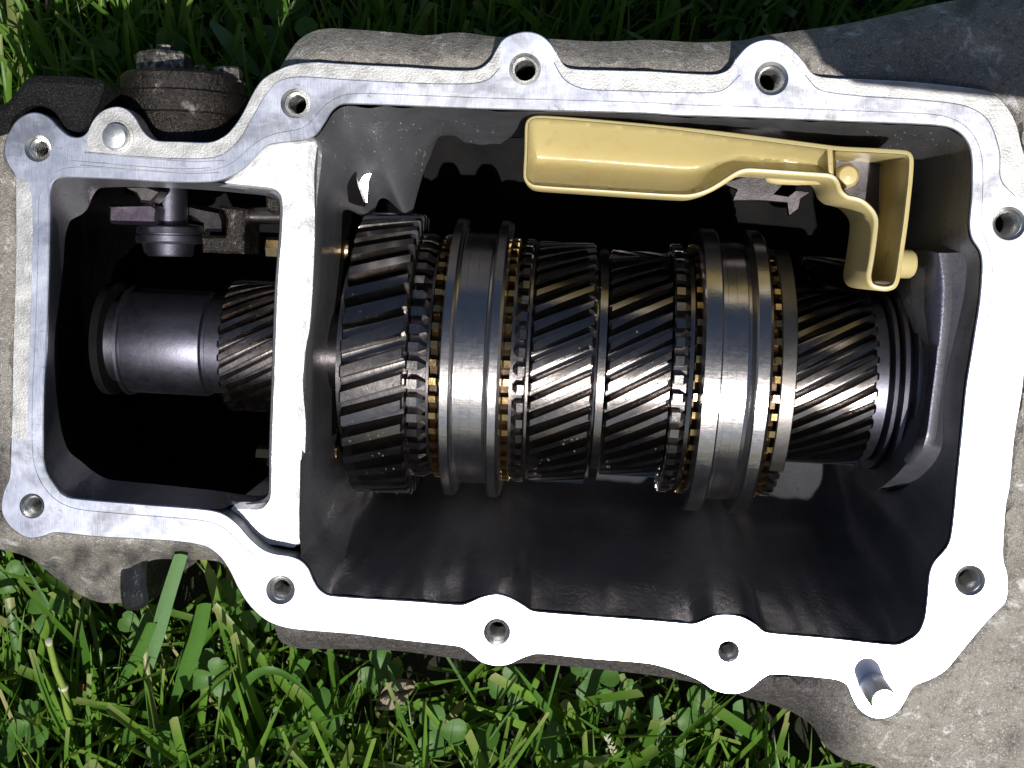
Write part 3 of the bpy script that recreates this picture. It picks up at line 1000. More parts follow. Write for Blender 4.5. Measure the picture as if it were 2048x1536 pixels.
def gear(n, r, x0, x1, depth, slope, land=0.40, root_=0.30, hub=None, secs=7, phase=0.0):
    """helical gear blank with every tooth cut; ends chamfered"""
    L = x1 - x0; da = 2 * math.pi / n
    offs = [(-0.5 * land, 1), (0.5 * land, 1), (0.5 * (1 - root_) , 0), (0.5 * (1 + root_), 0)]
    offs = [(-0.5 * land, 1), (-0.17 * land, 1.0), (0.17 * land, 1.0), (0.5 * land, 1), (0.5 * (1 - root_), 0.04), (0.5, 0), (0.5 * (1 + root_), 0.04)]
    stations = [(0.0, 0.0009, 0.0)] + [(0.03 + 0.94 * k / (secs - 1), 0.0, 0.0) for k in range(secs)] + [(1.0, 0.0009, 0.0)]
    R_ = []
    for t, cut, _ in stations:
        ring = []
        for k in range(n):
            for o_, up in offs:
                a = phase + (k + o_) * da + slope * L * (t - 0.5) / r
                rr = r - depth + depth * up - (cut if up > 0.5 else 0.0)
                ring.append(Vector((x0 + L * t, rr * math.sin(a), rr * math.cos(a))))
        R_.append(ring)
    hub = hub or r * 0.45
    m = len(R_[0])
    inn0 = [Vector((x0, hub * v.y / math.hypot(v.y, v.z), hub * v.z / math.hypot(v.y, v.z))) for v in R_[0]]
    inn1 = [Vector((x1, hub * v.y / math.hypot(v.y, v.z), hub * v.z / math.hypot(v.y, v.z))) for v in R_[-1]]
    return rings([inn0] + R_ + [inn1])


def dog_ring(n, r, x0, x1, tooth, point, w=0.60, phase=0.0, x_in=None):
    """clutch teeth: pentagonal blocks whose roof points along the axis"""
    mb = MB(); da = 2 * math.pi / n
    base = lathe([(x0, r * 0.6), (x0, r - tooth), (x1, r - tooth), (x1, r * 0.6)], n * 2)
    mb.add(*base)
    L = x1 - x0; s = 1 if point > 0 else -1
    a_x = x0 if s > 0 else x1
    for k in range(n):
        a = phase + k * da
        loc = [(0.02, -w / 2), (0.55, -w / 2), (1.0, -0.05), (1.0, 0.05), (0.55, w / 2), (0.02, w / 2)]
        topv, botv = [], []
        for u, v in loc:
            x = a_x + s * u * L
            sh = 0.92
            rt = r - (tooth * 0.35 if u > 0.9 else 0.0)
            for lst, rr, q in ((topv, rt, sh), (botv, r - tooth * 1.05, 1.0)):
                an = a + v * da * q
                lst.append(Vector((x, rr * math.sin(an), rr * math.cos(an))))
        V, Fc = rings([topv, botv]); Fc += [(0, 1, 4, 5), (1, 2, 3, 4)]
        mb.add(V, Fc)
    return mb.vf


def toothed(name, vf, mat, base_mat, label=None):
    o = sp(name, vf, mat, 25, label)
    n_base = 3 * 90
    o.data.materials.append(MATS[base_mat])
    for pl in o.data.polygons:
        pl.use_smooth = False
        if pl.index < n_base: pl.material_index = 1  # faces between teeth get a darker colour, painting shade into the gaps
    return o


def disc(prof, seg=96): return lathe(prof, seg)


def sp(name, vf, mat, sharp=35, label=None): return part(name, vf, mat, shaft, sharp, label=label, local=True)


# plain journal and pinion in the left chamber
rj = rpx(105)
sp('bearing_ring', disc([(ax(178, rj), rpx(60)), (ax(180, rj), rpx(112)), (ax(196, rj), rpx(112)), (ax(198, rj), rpx(60))]), 'recess_shade_black')  # ring painted near-black to merge with the chamber's shade
sp('journal', disc([(ax(178, rj), rj * 0.8), (ax(225, rj), rj * 0.8), (ax(226, rj), rj * 1.05), (ax(232, rj), rj * 1.05), (ax(234, rj), rj * 0.985), (ax(240, rj), rj), (ax(388, rj), rj), (ax(394, rj), rj * 0.98),
    (ax(397, rj), rj * 0.90), (ax(403, rj), rj * 0.90), (ax(405, rj), rj * 0.93), (ax(450, rj), rj * 0.93)]), 'shaft_steel')
r_ = rpx(131)
sp('helical_gear', gear(29, r_, ax(432, r_), ax(596, r_), 0.0040, 0.58, 0.38, 0.30, r_ * 0.6), 'pinion_steel', label='small helical pinion in the left chamber')
sp('shaft_core', disc([(ax(420, 0.018), 0.017), (ax(1800, 0.018), 0.020)], 48), 'dark_steel')
# main chamber, left to right
r1_ = rpx(277)
sp('thrust_washer', disc([(ax(672, rpx(190)), 0.02), (ax(672, rpx(190)), rpx(190)), (ax(682, rpx(190)), rpx(190)), (ax(684, rpx(190)), rpx(150))]), 'collar_steel')
sp('helical_gear', gear(37, r1_, ax(678, r1_), ax(806, r1_), 0.0064, 0.36, 0.40, 0.32, r1_ * 0.7, phase=0.02), 'gear_steel', label='largest helical gear, next to the partition')
rd = rpx(240)
sp('gear_rim', disc([(ax(800, rd), rpx(200)), (ax(800, rd), rd * 0.985), (ax(809, rd), rd * 1.0), (ax(812, rd), rd * 0.985), (ax(812, rd), rpx(200))]), 'collar_steel')
toothed('clutch_teeth', dog_ring(45, rd, ax(814, rd), ax(852, rd), 0.0050, 1, 0.56), 'collar_steel', 'dark_steel')
sp('thrust_washer', disc([(ax(851, rd), rpx(190)), (ax(852, rd), rd * 0.965), (ax(857, rd), rd * 0.965), (ax(858, rd), rpx(190))]), 'dark_steel')
rb_ = rpx(240)
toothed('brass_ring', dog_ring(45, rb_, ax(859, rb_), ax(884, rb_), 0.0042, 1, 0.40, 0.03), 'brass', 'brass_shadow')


def sleeve(xs, r):
    """sliding sleeve: two collars with a fork groove; xs in photo pixels"""
    c0, c1, g0, g1, d0, d1 = [ax(x, r) for x in xs]
    g = 0.0056; ch = 0.0010
    return disc([(c0, r * 0.80), (c0, r - 0.0035), (c0 + 0.0006, r - ch), (c0 + ch, r), (c1 - 0.0007, r), (c1, r - 0.0007), (c1 + 0.0002, r - g * 0.55), (lerp(c1, g0, 0.45), r - g * 0.62), (lerp(c1, g0, 0.5), r - g),
                 (lerp(g0, g1, 0.16), r - g), (lerp(g0, g1, 0.165), r - g - 0.0003), (lerp(g0, g1, 0.18), r - g - 0.0003), (lerp(g0, g1, 0.185), r - g),
                 (lerp(g0, g1, 0.52), r - g), (lerp(g0, g1, 0.523), r - g - 0.0002), (lerp(g0, g1, 0.535), r - g - 0.0002), (lerp(g0, g1, 0.54), r - g),
                 (g1 - 0.0004, r - g), (g1, r - g - 0.0004), (lerp(g1, d0, 0.5), r - g), (d0 - 0.0003, r - g * 0.5), (d0, r - 0.0007), (d0 + 0.0007, r),
                 (d1 - ch * 1.6, r), (d1 - 0.0005, r - ch), (d1, r - 0.0035), (d1, r * 0.80)], 160)


rs = rpx(273)
sp('sliding_sleeve', sleeve((876, 901, 911, 967, 975, 1003), rs), 'sleeve_steel', label='bright grooved sliding sleeve next to the largest gear')
sp('sleeve_hub', disc([(ax(890, rs), 0.02), (ax(890, rs), rs * 0.82), (ax(995, rs), rs * 0.82), (ax(995, rs), 0.02)]), 'dark_steel')
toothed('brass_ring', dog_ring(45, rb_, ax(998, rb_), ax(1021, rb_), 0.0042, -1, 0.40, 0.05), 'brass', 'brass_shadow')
sp('thrust_washer', disc([(ax(1019, rd), rpx(190)), (ax(1020, rd), rd * 0.97), (ax(1026, rd), rd * 0.97), (ax(1027, rd), rpx(190))]), 'collar_steel')
toothed('clutch_teeth', dog_ring(45, rd, ax(1026, rd), ax(1050, rd), 0.0046, -1, 0.56), 'collar_steel', 'dark_steel')
sp('gear_rim', disc([(ax(1049, rd), rpx(200)), (ax(1049, rd), rd * 0.985), (ax(1053, rd), rd), (ax(1058, rd), rd), (ax(1060, rd), rd * 0.985), (ax(1060, rd), rpx(200))]), 'collar_steel')
r2_ = rpx(237)
sp('helical_gear', gear(42, r2_, ax(1062, r2_), ax(1186, r2_), 0.0056, 0.52, 0.36, 0.34, r2_ * 0.7), 'gear_steel', label='wide helical gear right of the first sleeve')
rw = rpx(232)
sp('thrust_washer', disc([(ax(1184, rw), rpx(150)), (ax(1185, rw), rw * 0.92), (ax(1190, rw), rw * 0.93), (ax(1191, rw), rw * 0.86), (ax(1194, rw), rw * 0.86), (ax(1195, rw), rw * 0.97), (ax(1196, rw), rw * 0.985), (ax(1211, rw), rw * 0.985), (ax(1212, rw), rw * 0.97), (ax(1212, rw), rpx(150))]), 'collar_steel')
r3_ = rpx(217)
sp('helical_gear', gear(37, r3_, ax(1216, r3_), ax(1346, r3_), 0.0056, 0.58, 0.36, 0.34, r3_ * 0.7, phase=0.05), 'gear_steel', label='helical gear between the thrust washer and the second sleeve')
rd3 = rpx(244)
toothed('clutch_teeth', dog_ring(45, rd3, ax(1350, rd3), ax(1383, rd3), 0.0048, 1, 0.54), 'collar_steel', 'dark_steel')
sp('thrust_washer', disc([(ax(1379, rd3), rpx(190)), (ax(1380, rd3), rd3 * 0.975), (ax(1388, rd3), rd3 * 0.985), (ax(1390, rd3), rpx(190))]), 'collar_steel')
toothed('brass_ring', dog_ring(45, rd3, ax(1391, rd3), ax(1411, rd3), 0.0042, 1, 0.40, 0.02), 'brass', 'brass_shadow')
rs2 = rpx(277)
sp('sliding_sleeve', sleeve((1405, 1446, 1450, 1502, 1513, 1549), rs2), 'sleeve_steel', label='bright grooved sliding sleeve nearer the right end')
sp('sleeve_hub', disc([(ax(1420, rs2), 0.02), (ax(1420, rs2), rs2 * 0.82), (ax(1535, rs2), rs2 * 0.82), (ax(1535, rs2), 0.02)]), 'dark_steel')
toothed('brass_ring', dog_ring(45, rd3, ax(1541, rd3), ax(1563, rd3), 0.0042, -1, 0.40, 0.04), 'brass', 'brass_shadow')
toothed('clutch_teeth', dog_ring(45, rd3 * 0.985, ax(1562, rd3), ax(1592, rd3), 0.0046, -1, 0.54, 0.01), 'collar_steel', 'dark_steel')
# flat band that shields the clutch teeth on the near side
rg_ = rd3 * 1.005
V, Fc = lathe([(ax(1563, rg_), rg_ - 0.0012), (ax(1563, rg_), rg_ + 0.0002), (ax(1565, rg_), rg_ + 0.0006), (ax(1592, rg_), rg_ + 0.0006), (ax(1594, rg_), rg_ + 0.0002), (ax(1594, rg_), rg_ - 0.0012)], 40, R(-41), R(76))
sp('guard_band', (V, Fc), 'sheet_steel', label='plain curved steel band over the clutch teeth right of the second sleeve')
r4_ = rpx(172)
sp('helical_gear', gear(34, r4_, ax(1590, r4_), ax(1760, r4_), 0.0054, 0.60, 0.36, 0.34, r4_ * 0.7, phase=0.03), 'gear_steel', label='rightmost helical gear beside the end bearing')
rb4 = rpx(172)
sp('bearing_ring', disc([(ax(1758, rb4), 0.02), (ax(1758, rb4), rpx(158)), (ax(1782, rb4), rpx(160)), (ax(1784, rb4), rpx(146)), (ax(1789, rb4), rpx(146)), (ax(1790, rb4), rpx(176)), (ax(1797, rb4), rpx(178)), (ax(1798, rb4), rpx(164)),
    (ax(1803, rb4), rpx(164)), (ax(1804, rb4), rpx(196)), (ax(1812, rb4), rpx(198)), (ax(1814, rb4), rpx(186)), (ax(1820, rb4), rpx(186)), (ax(1821, rb4), rpx(222)), (ax(1838, rb4), rpx(232))]), 'shaft_steel')

mb = MB()
for k in range(60):
    n_t, rr, xa, xb, slope, ph = rnd.choice(((42, r2_, 1070, 1180, 0.52, 0.0), (37, r3_, 1224, 1338, 0.58, 0.05), (37, r1_, 690, 800, 0.36, 0.02)))
    x0_, x1_ = ax(xa - 8, rr), ax(xb + 8, rr); t = rnd.uniform(0.1, 0.9)
    k_ = rnd.randrange(-9, 6) if k > 40 else rnd.randrange(-5, 0)
    a = ph + (k_ + rnd.uniform(-0.14, 0.14)) * 2 * math.pi / n_t + slope * (x1_ - x0_) * (t - 0.5) / rr
    nn = Vector((0, math.sin(a), math.cos(a))); q = Vector((lerp(x0_, x1_, t), 0, 0)) + nn * rr
    w_ = rnd.uniform(0.0002, 0.00055)
    mb.add(*xf(lathe([(-0.0001, w_), (w_ * 0.35, w_ * 0.85), (w_ * 0.55, w_ * 0.45), (w_ * 0.6, w_ * 0.02)], 8), frame_from(q, nn, Vector((1, 0, 0)))))
o = sp('oil_droplets', mb.vf, 'oil', 80); o['kind'] = 'stuff'

# ------------------------------------------------------------------ second shaft, deep behind the first
L0_ = at(1300, 620, -0.128); L1_ = at(1800, 650, -0.128)
S2 = frame_from(L0_, L1_ - L0_)
lay = root('counter_shaft', 'dark second gear shaft half hidden behind the main gears', 'gear shaft', S2)
S2I = S2.inverted()


def ax2(px): return (S2I @ at(px, 620 + (px - 1300) * 0.06, -0.128)).x


part('shaft_core', disc([(ax2(720), 0.012), (ax2(1780), 0.012)], 32), 'dark_steel', lay, local=True)
for a_x, b_x, rr, n in ((1215, 1345, 0.0275, 24), (1590, 1712, 0.030, 26), (1060, 1180, 0.026, 22), (700, 790, 0.022, 18)):
    part('helical_gear', gear(n, rr, ax2(a_x), ax2(b_x), 0.0042, -0.5, 0.40, 0.30, rr * 0.4), 'pinion_steel', lay, local=True)

# ------------------------------------------------------------------ yellow oil trough
T_OUT = [(1049,300),(1050,253),(1054,240),(1066,232),(1090,231),(1176,237),(1300,248),(1439,262),(1560,277),(1659,290),(1690,293),(1750,296),(1809,300),(1822,305),(1828,319),(1826,360),(1822,398),
         (1816,450),(1809,499),(1801,555),(1793,575),(1778,582),(1762,582),(1744,577),(1735,566),(1733,550),(1738,520),(1743,486),(1747,451),(1746,436),(1738,422),(1721,407),(1705,402),(1692,399),(1677,386),
         (1670,368),(1664,359),(1652,356),(1580,351),(1505,346),(1488,347),(1472,354),(1439,375),(1418,386),(1396,393),(1374,396),(1300,392),(1180,384),(1070,376),(1054,368),(1047,354)]
TO = resample(T_OUT, 6)
trough = root('oil_trough', 'yellow plastic oil trough with a bent leg above the right gears', 'oil trough', Matrix.Translation(at(1440, 330, -0.03)))
TH = -0.0050


def wall_w(p):   # wall thickness in photo px, thicker at the leg
    return lerp(8.0, 11.5, sstep(1300, 1480, p.x))


def offset_var(pts, fn):
    s = 1 if area2(pts) > 0 else -1
    n = len(pts); out = []
    for i in range(n):
        t = (pts[(i + 1) % n] - pts[i - 1]).normalized()
        out.append(pts[i] + Vector((-t.y, t.x)) * fn(pts[i]) * s)
    return out


TI = offset_var(TO, wall_w)
TOi = offset(TO, 2.2); TIo = offset_var(TO, lambda p: wall_w(p) - 2.2)
# rim and outer wall
out_r = [[at(p.x, p.y, TH) for p in TIo], [at(p.x, p.y, TH) for p in TOi]]
e = [at(p.x, p.y, TH) for p in TO]
deep_o = lambda p: lerp(0.0215, 0.0375, sstep(1560, 1660, p.x))
out_r.append([Vector((p.x, p.y, TH - 0.0004)) for p in e])
out_r.append([Vector((p.x, p.y, TH - deep_o(q))) for p, q in zip(e, TO)])
mb = MB(); mb.add(*rings(out_r))
V2, Tt = tri_region(TO, [])
mb.add([Vector((at(p.x, p.y, TH).x, at(p.x, p.y, TH).y, TH - deep_o(p))) for p in V2], Tt)
part('rim_wall', mb.vf, 'yellow_plastic', trough, 50)
# inside: a scooped tray on the left and a deep box on the right, with a divider between
DIV = 1662
top_edge = lambda x: lerp(245, 300, (x - 1060) / 620.0)


def tray_depth(p):
    """V shaped bottom: a steep face under the upper rim and a face that rises to the lower rim"""
    ys = []
    for k in range(len(TI)):
        a, c = TI[k - 1], TI[k]
        if (a.x <= p.x) != (c.x <= p.x): ys.append(a.y + (c.y - a.y) * (p.x - a.x) / (c.x - a.x))
    if len(ys) < 2: return 0.003
    y0, y1 = min(ys), max(y for y in ys if y < 400)
    t = max(0.0, min(1.0, (p.y - y0) / max(1.0, y1 - y0)))
    a, c = t / 0.56, (1 - t) / 0.44
    m = (a + c - math.sqrt((a - c) ** 2 + 0.22)) / 2
    d = 0.0022 + 0.0190 * max(0.0, m) * lerp(1.0, 0.55, sstep(1400, 1500, p.x))
    return d * (0.45 + 0.55 * sstep(1052, 1072, p.x))


left_in = [p for p in TI if p.x < DIV - 3]
right_in = [p for p in TI if p.x > DIV + 4]


def rotate_to(pts):
    k = max(range(len(pts)), key=lambda i: (pts[i] - pts[i - 1]).length)
    return pts[k:] + pts[:k]


left_in = rotate_to(left_in); right_in = rotate_to(right_in)


def basin(pts, depth, step, floor=True):
    P = pts
    g = [Vector((x + rnd.uniform(-2, 2), y + rnd.uniform(-2, 2))) for x in range(1040, 1840, step) for y in range(225, 590, step) if inside((x, y), P) and seg_dist(Vector((x, y)), P) > step * 0.6]
    V2, Tt = tri_region(P, [], g)
    def P3(p, d):
        q = at(p.x, p.y, TH); return Vector((q.x, q.y, TH - d))
    mb = MB()
    mb.add([P3(p, depth(p)) for p in V2], Tt)
    mb.add(*rings([[at(p.x, p.y, TH) for p in offset(P, -1.2)], [P3(p, 0.0006) for p in P], [P3(p, lerp(0.0006, depth(p), 0.5)) for p in P], [P3(p, depth(p)) for p in P]]))
    bm = bmesh.new()
    for v in mb.v: bm.verts.new(v)
    bm.verts.ensure_lookup_table()
    for f in mb.f:
        try: bm.faces.new([bm.verts[i] for i in f])
        except ValueError: pass
    bmesh.ops.remove_doubles(bm, verts=bm.verts, dist=2e-6); bm.verts.index_update()
    out = ([v.co.copy() for v in bm.verts], [tuple(v.index for v in f.verts) for f in bm.faces]); bm.free()
    return out


part('tray', basin(left_in, tray_depth, 6), 'yellow_plastic', trough, 50)
box = part('spout_box', basin(right_in, lambda p: 0.036, 8), 'yellow_plastic', trough, 50)
part('open_end', prism([(1672,312),(1760,312),(1757,432),(1728,424),(1712,408),(1684,398),(1672,372)], TH - 0.0352, TH - 0.0362, 0.0002), 'dark_steel', trough, 30)
# rim between tray and box
part('divider', prism([(1654,298),(1669,299),(1668,352),(1653,347)], TH - 0.0030, TH - 0.033, 0.0004, 5), 'yellow_plastic', trough, 50)
c = at(1812, 528, -0.016); M = frame_from(c, Vector((1, -0.05, -0.12)))
part('peg', xf(lathe([(-0.006, 0.0056), (0.0014, 0.0054), (0.0026, 0.0046), (0.0030, 0.0030), (0.0030, 0.0001)], 28), M), 'yellow_plastic', trough, 40)
part('clip', prism([(1532,352),(1640,357),(1650,366),(1640,369),(1560,368),(1534,362)], -0.026, -0.030, 0.0008, 5), 'yellow_plastic', trough, 40)
# screw seen at the bottom of the box
c = at(1694, 352, TH - 0.031); M = frame_from(c, Vector((0, 0, 1)), Vector((0, 1, 0)))
part('screw_head', xf(lathe([(-0.004, 0.0048), (0.0005, 0.0047), (0.0022, 0.0034), (0.0027, 0.0001)], 24), M), 'yellow_plastic', trough, 40)
# oil clinging in the bottom of the leg
part('oil_pool', prism([(1748,562),(1790,564),(1787,570),(1752,569)], TH - 0.0015, TH - 0.006, 0.0005, 4), 'oil', trough, 60)

# ------------------------------------------------------------------ grey plate below the trough
plate = root('steel_plate', 'thin grey hooked steel plate just under the yellow trough', 'metal plate', Matrix.Translation(at(1530, 395, -0.050)))
part('plate', prism([(1446,366),(1490,352),(1560,356),(1565,372),(1548,388),(1576,392),(1592,380),(1620,384),(1602,398),(1598,418),(1578,432),(1574,406),(1520,402),(1466,402),(1474,380)], -0.052, -0.0545, 0.0004), 'dark_steel', plate, 30)
rod = root('fork_rod', 'short shiny steel rod standing behind the largest gear', 'rod', Matrix.Translation(at(792, 400, -0.095)))
part('rod', up_lathe(792, 440, -0.095, [(470, 33), (372, 33), (368, 29), (368, 0.1)], 40), 'shaft_steel', rod, 40)
part('collar', up_lathe(815, 440, -0.100, [(470, 16), (378, 16), (376, 13), (376, 0.1)], 30), 'shaft_steel', rod, 40)

# ------------------------------------------------------------------ selector mechanism in the left chamber
sel = root('selector_mechanism', 'dark steel gear selector with stepped bush in the left chamber', 'gear selector', Matrix.Translation(at(345, 440, -0.06)))
part('hex_block', prism([(217,408),(300,406),(313,412),(316,420),(314,446),(300,449),(220,447),(215,440),(215,415)], -0.034, -0.048, 0.0012), 'purple_steel', sel, 30)
part('bush', up_lathe(340, 512, -0.050, [(513, 0.1), (513, 42), (509, 45), (490, 48), (487, 50), (486, 64), (483, 66), (472, 66), (470, 63), (467, 63), (466, 65), (455, 63), (451, 58), (448, 36), (340, 35)], 64), 'shaft_steel', sel, 30)
part('bracket', prism([(438,410),(489,417),(489,434),(487,508),(455,507),(405,505),(403,488),(403,472),(450,472),(452,440),(446,424)], -0.045, -0.070, 0.0010), 'oily_cover_metal', sel, 30)
part('arm', prism([(318,395),(355,400),(400,412),(440,420),(450,440),(448,470),(405,470),(404,452),(360,445),(318,440)], -0.055, -0.075, 0.0015), 'dark_steel', sel, 30)
c = at(490, 432, -0.058); M = frame_from(c, Vector((1, 0.0, 0)))
part('selector_rod', xf(lathe([(0.0, 0.0035), (0.03, 0.0035)], 24), M), 'dark_steel', sel, 40)
part('stop_block', prism([(530,393),(560,395),(562,424),(545,428),(531,420)], -0.040, -0.06, 0.0012), 'oily_cover_metal', sel, 30)
part('guide_plate', prism([(250,372),(292,370),(322,383),(302,406),(280,404),(270,388)], -0.030, -0.040, 0.0010), 'sheet_steel', sel, 30)

# ------------------------------------------------------------------ lawn
def blade(V, Fc, tone, p, dirn, L, w, bend, cut, tn, fold=0.25, segs=6, dry=0.0):
    """one grass blade: three vertices across, curved by bend"""
    up = Vector((0, 0, 1)); d = dirn.normalized()
    sidev = d.cross(up)
    if sidev.length < 1e-3: sidev = Vector((1, 0, 0))
    sidev.normalize()
    tw = rnd.uniform(-0.9, 0.9)
    sidev = Matrix.Rotation(tw, 3, d) @ sidev
    horiz = Vector((d.x, d.y, 0))
    if horiz.length < 1e-3: horiz = Vector((rnd.uniform(-1, 1), rnd.uniform(-1, 1), 0))
    horiz.normalize()
    k0 = len(V); q = p.copy(); dd = d.copy()
    for i in range(segs + 1):
        t = i / segs
        ww = w * (0.55 + 0.45 * min(1, t * 3)) * ((1 - 0.25 * t) if cut else (1 - t ** 2.2) * 0.98 + 0.02)
        nn = sidev.cross(dd).normalized()
        V += [q - sidev * ww * 0.5 + nn * ww * fold, q.copy(), q + sidev * ww * 0.5 + nn * ww * fold]
        tip = 0.0
        if cut and i == segs: tip = rnd.uniform(0.2, 0.9)
        tone += [(tn, max(tip * 0.8, dry))] * 3
        if i < segs:
            a = k0 + i * 3
            Fc += [(a, a + 1, a + 4, a + 3), (a + 1, a + 2, a + 5, a + 4)]
        dd = (dd + horiz * bend / segs - up * abs(bend) * 0.55 * t / segs).normalized()
        q = q + dd * (L / segs)


def grass_mesh(name, V, Fc, tone, mat):
    me = bpy.data.meshes.new(name)
    me.from_pydata([tuple(v) for v in V], [], Fc)
    me.update()
    at_ = me.color_attributes.new('tone', 'FLOAT_COLOR', 'POINT')
    flat = []
    for a, b_ in tone: flat += [a, b_, 0, 1]
    at_.data.foreach_set('color', flat)
    me.polygons.foreach_set('use_smooth', [True] * len(me.polygons))
    me.materials.append(MATS[mat])
    o = bpy.data.objects.new(name, me); COL.objects.link(o)
    return o


BG = [Vector((p.x, p.y)) for p in b0]


def in_casing(x, y):
    for t in (0.0, 0.03, 0.06, 0.09):
        g = GI @ Vector((x, y, t))
        if inside((g.x, g.y), BG): return True
    return False


AG = [Vector((p.x, p.y)) for p in (at(q.x, q.y, 0) for q in A[::2])]


def strays(k0):
    for v in V[k0 + 1::3]:
        g = GI @ v
        if inside((g.x, g.y), AG) or (g.z < -0.022 and inside((g.x, g.y), BG)): return True
    return False


def undo(k0, f0):
    del V[k0:], tone[k0:], Fc[f0:]


V, Fc, tone = [], [], []
cnt = 0
fx = [p.x for p in FOOT2]; fy = [p.y for p in FOOT2]
for k in range(15000):
    x, y = rnd.uniform(-0.42, 0.42), rnd.uniform(-0.36, 0.52)
    dens = 1.0 if abs(x) < 0.32 else 0.5
    if rnd.random() > dens: continue
    if in_casing(x, y): continue
    px, py = to_px(Vector((x, y, 0.02)))
    back = py < 500
    lean = rnd.uniform(0.05, 0.9) ** 1.3
    az = rnd.uniform(0, 2 * math.pi)
    shade = 0.75 if y > 0.12 else 1.0
    if rnd.random() < 0.45: az = R(90) + rnd.gauss(-0.25, 0.5)       # most lean away from the viewer
    dirn = Vector((math.cos(az) * lean, math.sin(az) * lean, 1.0))
    L = shade * rnd.uniform(0.040, 0.105) * (1.25 if rnd.random() < 0.15 else 1.0)
    w = rnd.uniform(0.0014, 0.0038) if rnd.random() < 0.72 else rnd.uniform(0.0038, 0.0070)
    K0, F0 = len(V), len(Fc)
    blade(V, Fc, tone, Vector((x, y, 0)), dirn, L, w, rnd.uniform(-0.3, 1.2), rnd.random() < 0.45, rnd.random(), rnd.uniform(0.05, 0.3), dry=(rnd.uniform(0.5, 1.0) if rnd.random() < 0.035 else 0.0))
    cnt += 1
    if strays(K0): undo(K0, F0)
# round leaflets scattered low between the blades
for k in range(700):
    x, y = rnd.uniform(-0.36, 0.36), rnd.uniform(-0.32, 0.44)
    if in_casing(x, y): continue
    c_ = Vector((x, y, rnd.uniform(0.012, 0.042))); nn = Vector((rnd.gauss(0, .35), rnd.gauss(-.2, .35), 1)).normalized()
    X = nn.cross(Vector((rnd.uniform(-1, 1), rnd.uniform(-1, 1), 0.1))).normalized(); Y = nn.cross(X)
    r_ = rnd.uniform(0.003, 0.0075); k0 = len(V); tn = rnd.random() * 0.6
    V.append(c_); V += [c_ + (X * math.cos(a) * 0.85 + Y * math.sin(a)) * r_ * (0.82 if j == 2 else 1) + nn * r_ * 0.22 * abs(math.cos(a)) for j, a in enumerate([i * math.pi / 4 for i in range(8)])]
    tone += [(tn, 0)] * 9
    F0 = len(Fc); Fc += [(k0, k0 + 1 + j, k0 + 1 + (j + 1) % 8) for j in range(8)]
    if strays(k0): undo(k0, F0)
# low thatch of short lying clippings
for k in range(5000):
    x, y = rnd.uniform(-0.40, 0.40), rnd.uniform(-0.34, 0.50)
    if in_casing(x, y): continue
    px, py = to_px(Vector((x, y, 0.01)))
    az = rnd.uniform(0, 2 * math.pi)
    K0, F0 = len(V), len(Fc)
    blade(V, Fc, tone, Vector((x, y, rnd.uniform(0.004, 0.028))), Vector((math.cos(az), math.sin(az), rnd.uniform(-0.1, 0.5))), rnd.uniform(0.010, 0.034), rnd.uniform(0.001, 0.0032), rnd.uniform(0, 0.8), True, rnd.random(), 0.15, 3)
    if strays(K0): undo(K0, F0)
lawn = grass_mesh('grass', V, Fc, tone, 'grass_blade')
lawn['kind'] = 'stuff'; lawn['label'] = 'uneven green lawn grass around the gearbox'; lawn['category'] = 'grass'


# single plants that stand out of the lawn
def plant(name, label, cat, loc, group=None):
    o = bpy.data.objects.new(name, None); COL.objects.link(o); o.empty_display_size = 0.01
    o.location = loc; o['label'] = label; o['category'] = cat
    if group: o['group'] = group
    return o


def wmesh(name, V, Fc, mat, parent, sharp=50):
    me = bpy.data.meshes.new(name); o0_ = parent.location
    me.from_pydata([tuple(Vector(v) - o0_) for v in V], [], Fc); me.update()
    me.polygons.foreach_set('use_smooth', [True] * len(me.polygons)); me.set_sharp_from_angle(angle=R(sharp))
    me.materials.append(MATS[mat])
    o = bpy.data.objects.new(name, me); COL.objects.link(o); o.parent = parent
    return o


def tube(pts, rad, seg=7):
    rr = []
    for i, p in enumerate(pts):
        d = (pts[min(i + 1, len(pts) - 1)] - pts[max(i - 1, 0)]).normalized()
        a = d.cross(Vector((0.3, 1, 0.2))).normalized(); c_ = d.cross(a)
        r = rad[i] if isinstance(rad, (list, tuple)) else rad
        rr.append([p + a * r * math.cos(2 * math.pi * k / seg) + c_ * r * math.sin(2 * math.pi * k / seg) for k in range(seg)])
    return rings(rr, True, True, True)


CLOVER = [(585,1476,0.030),(430,1352,0.036),(395,1335,0.030),(520,1228,0.040),(12,1150,0.030),(60,1450,0.034),(30,1478,0.026),(640,1428,0.028),(470,1190,0.036),
          (1240,1400,0.034),(1190,1352,0.036),(1020,1370,0.030),(760,1340,0.030),(1395,1420,0.034),(280,1255,0.030),(100,1220,0.028),(880,1460,0.034),(1100,1480,0.030),
          (335,1490,0.030),(1325,1500,0.026)]
WHERE = ['three leaved clover to the right of the arching blade', 'largest clover between the broad blade and the arching blade', 'clover just left of the arching blade',
         'clover close under the lower left curve of the flange', 'clover at the left picture edge under the lower bracket', 'clover right beside the jointed stalk at the lower left',
         'clover left of the foot of the jointed stalk', 'clover under the tip of the arching blade', 'clover in the gap between bracket and flange curve',
         'clover nearest the round flange lobe on its right', 'clover close under the lower flange edge right of the round lobe', 'clover right under the round flange lobe', 'clover beside the crumpled dead leaf',
         'clover half in shade near the broad pale blade', 'clover below the oily black slot', 'clover above the top of the jointed stalk', 'clover below the crumpled dead leaf at the lawn edge',
         'clover left of the pale seed head', 'clover by the bottom edge below the arching blade', 'clover at the foot of the broad pale blade']
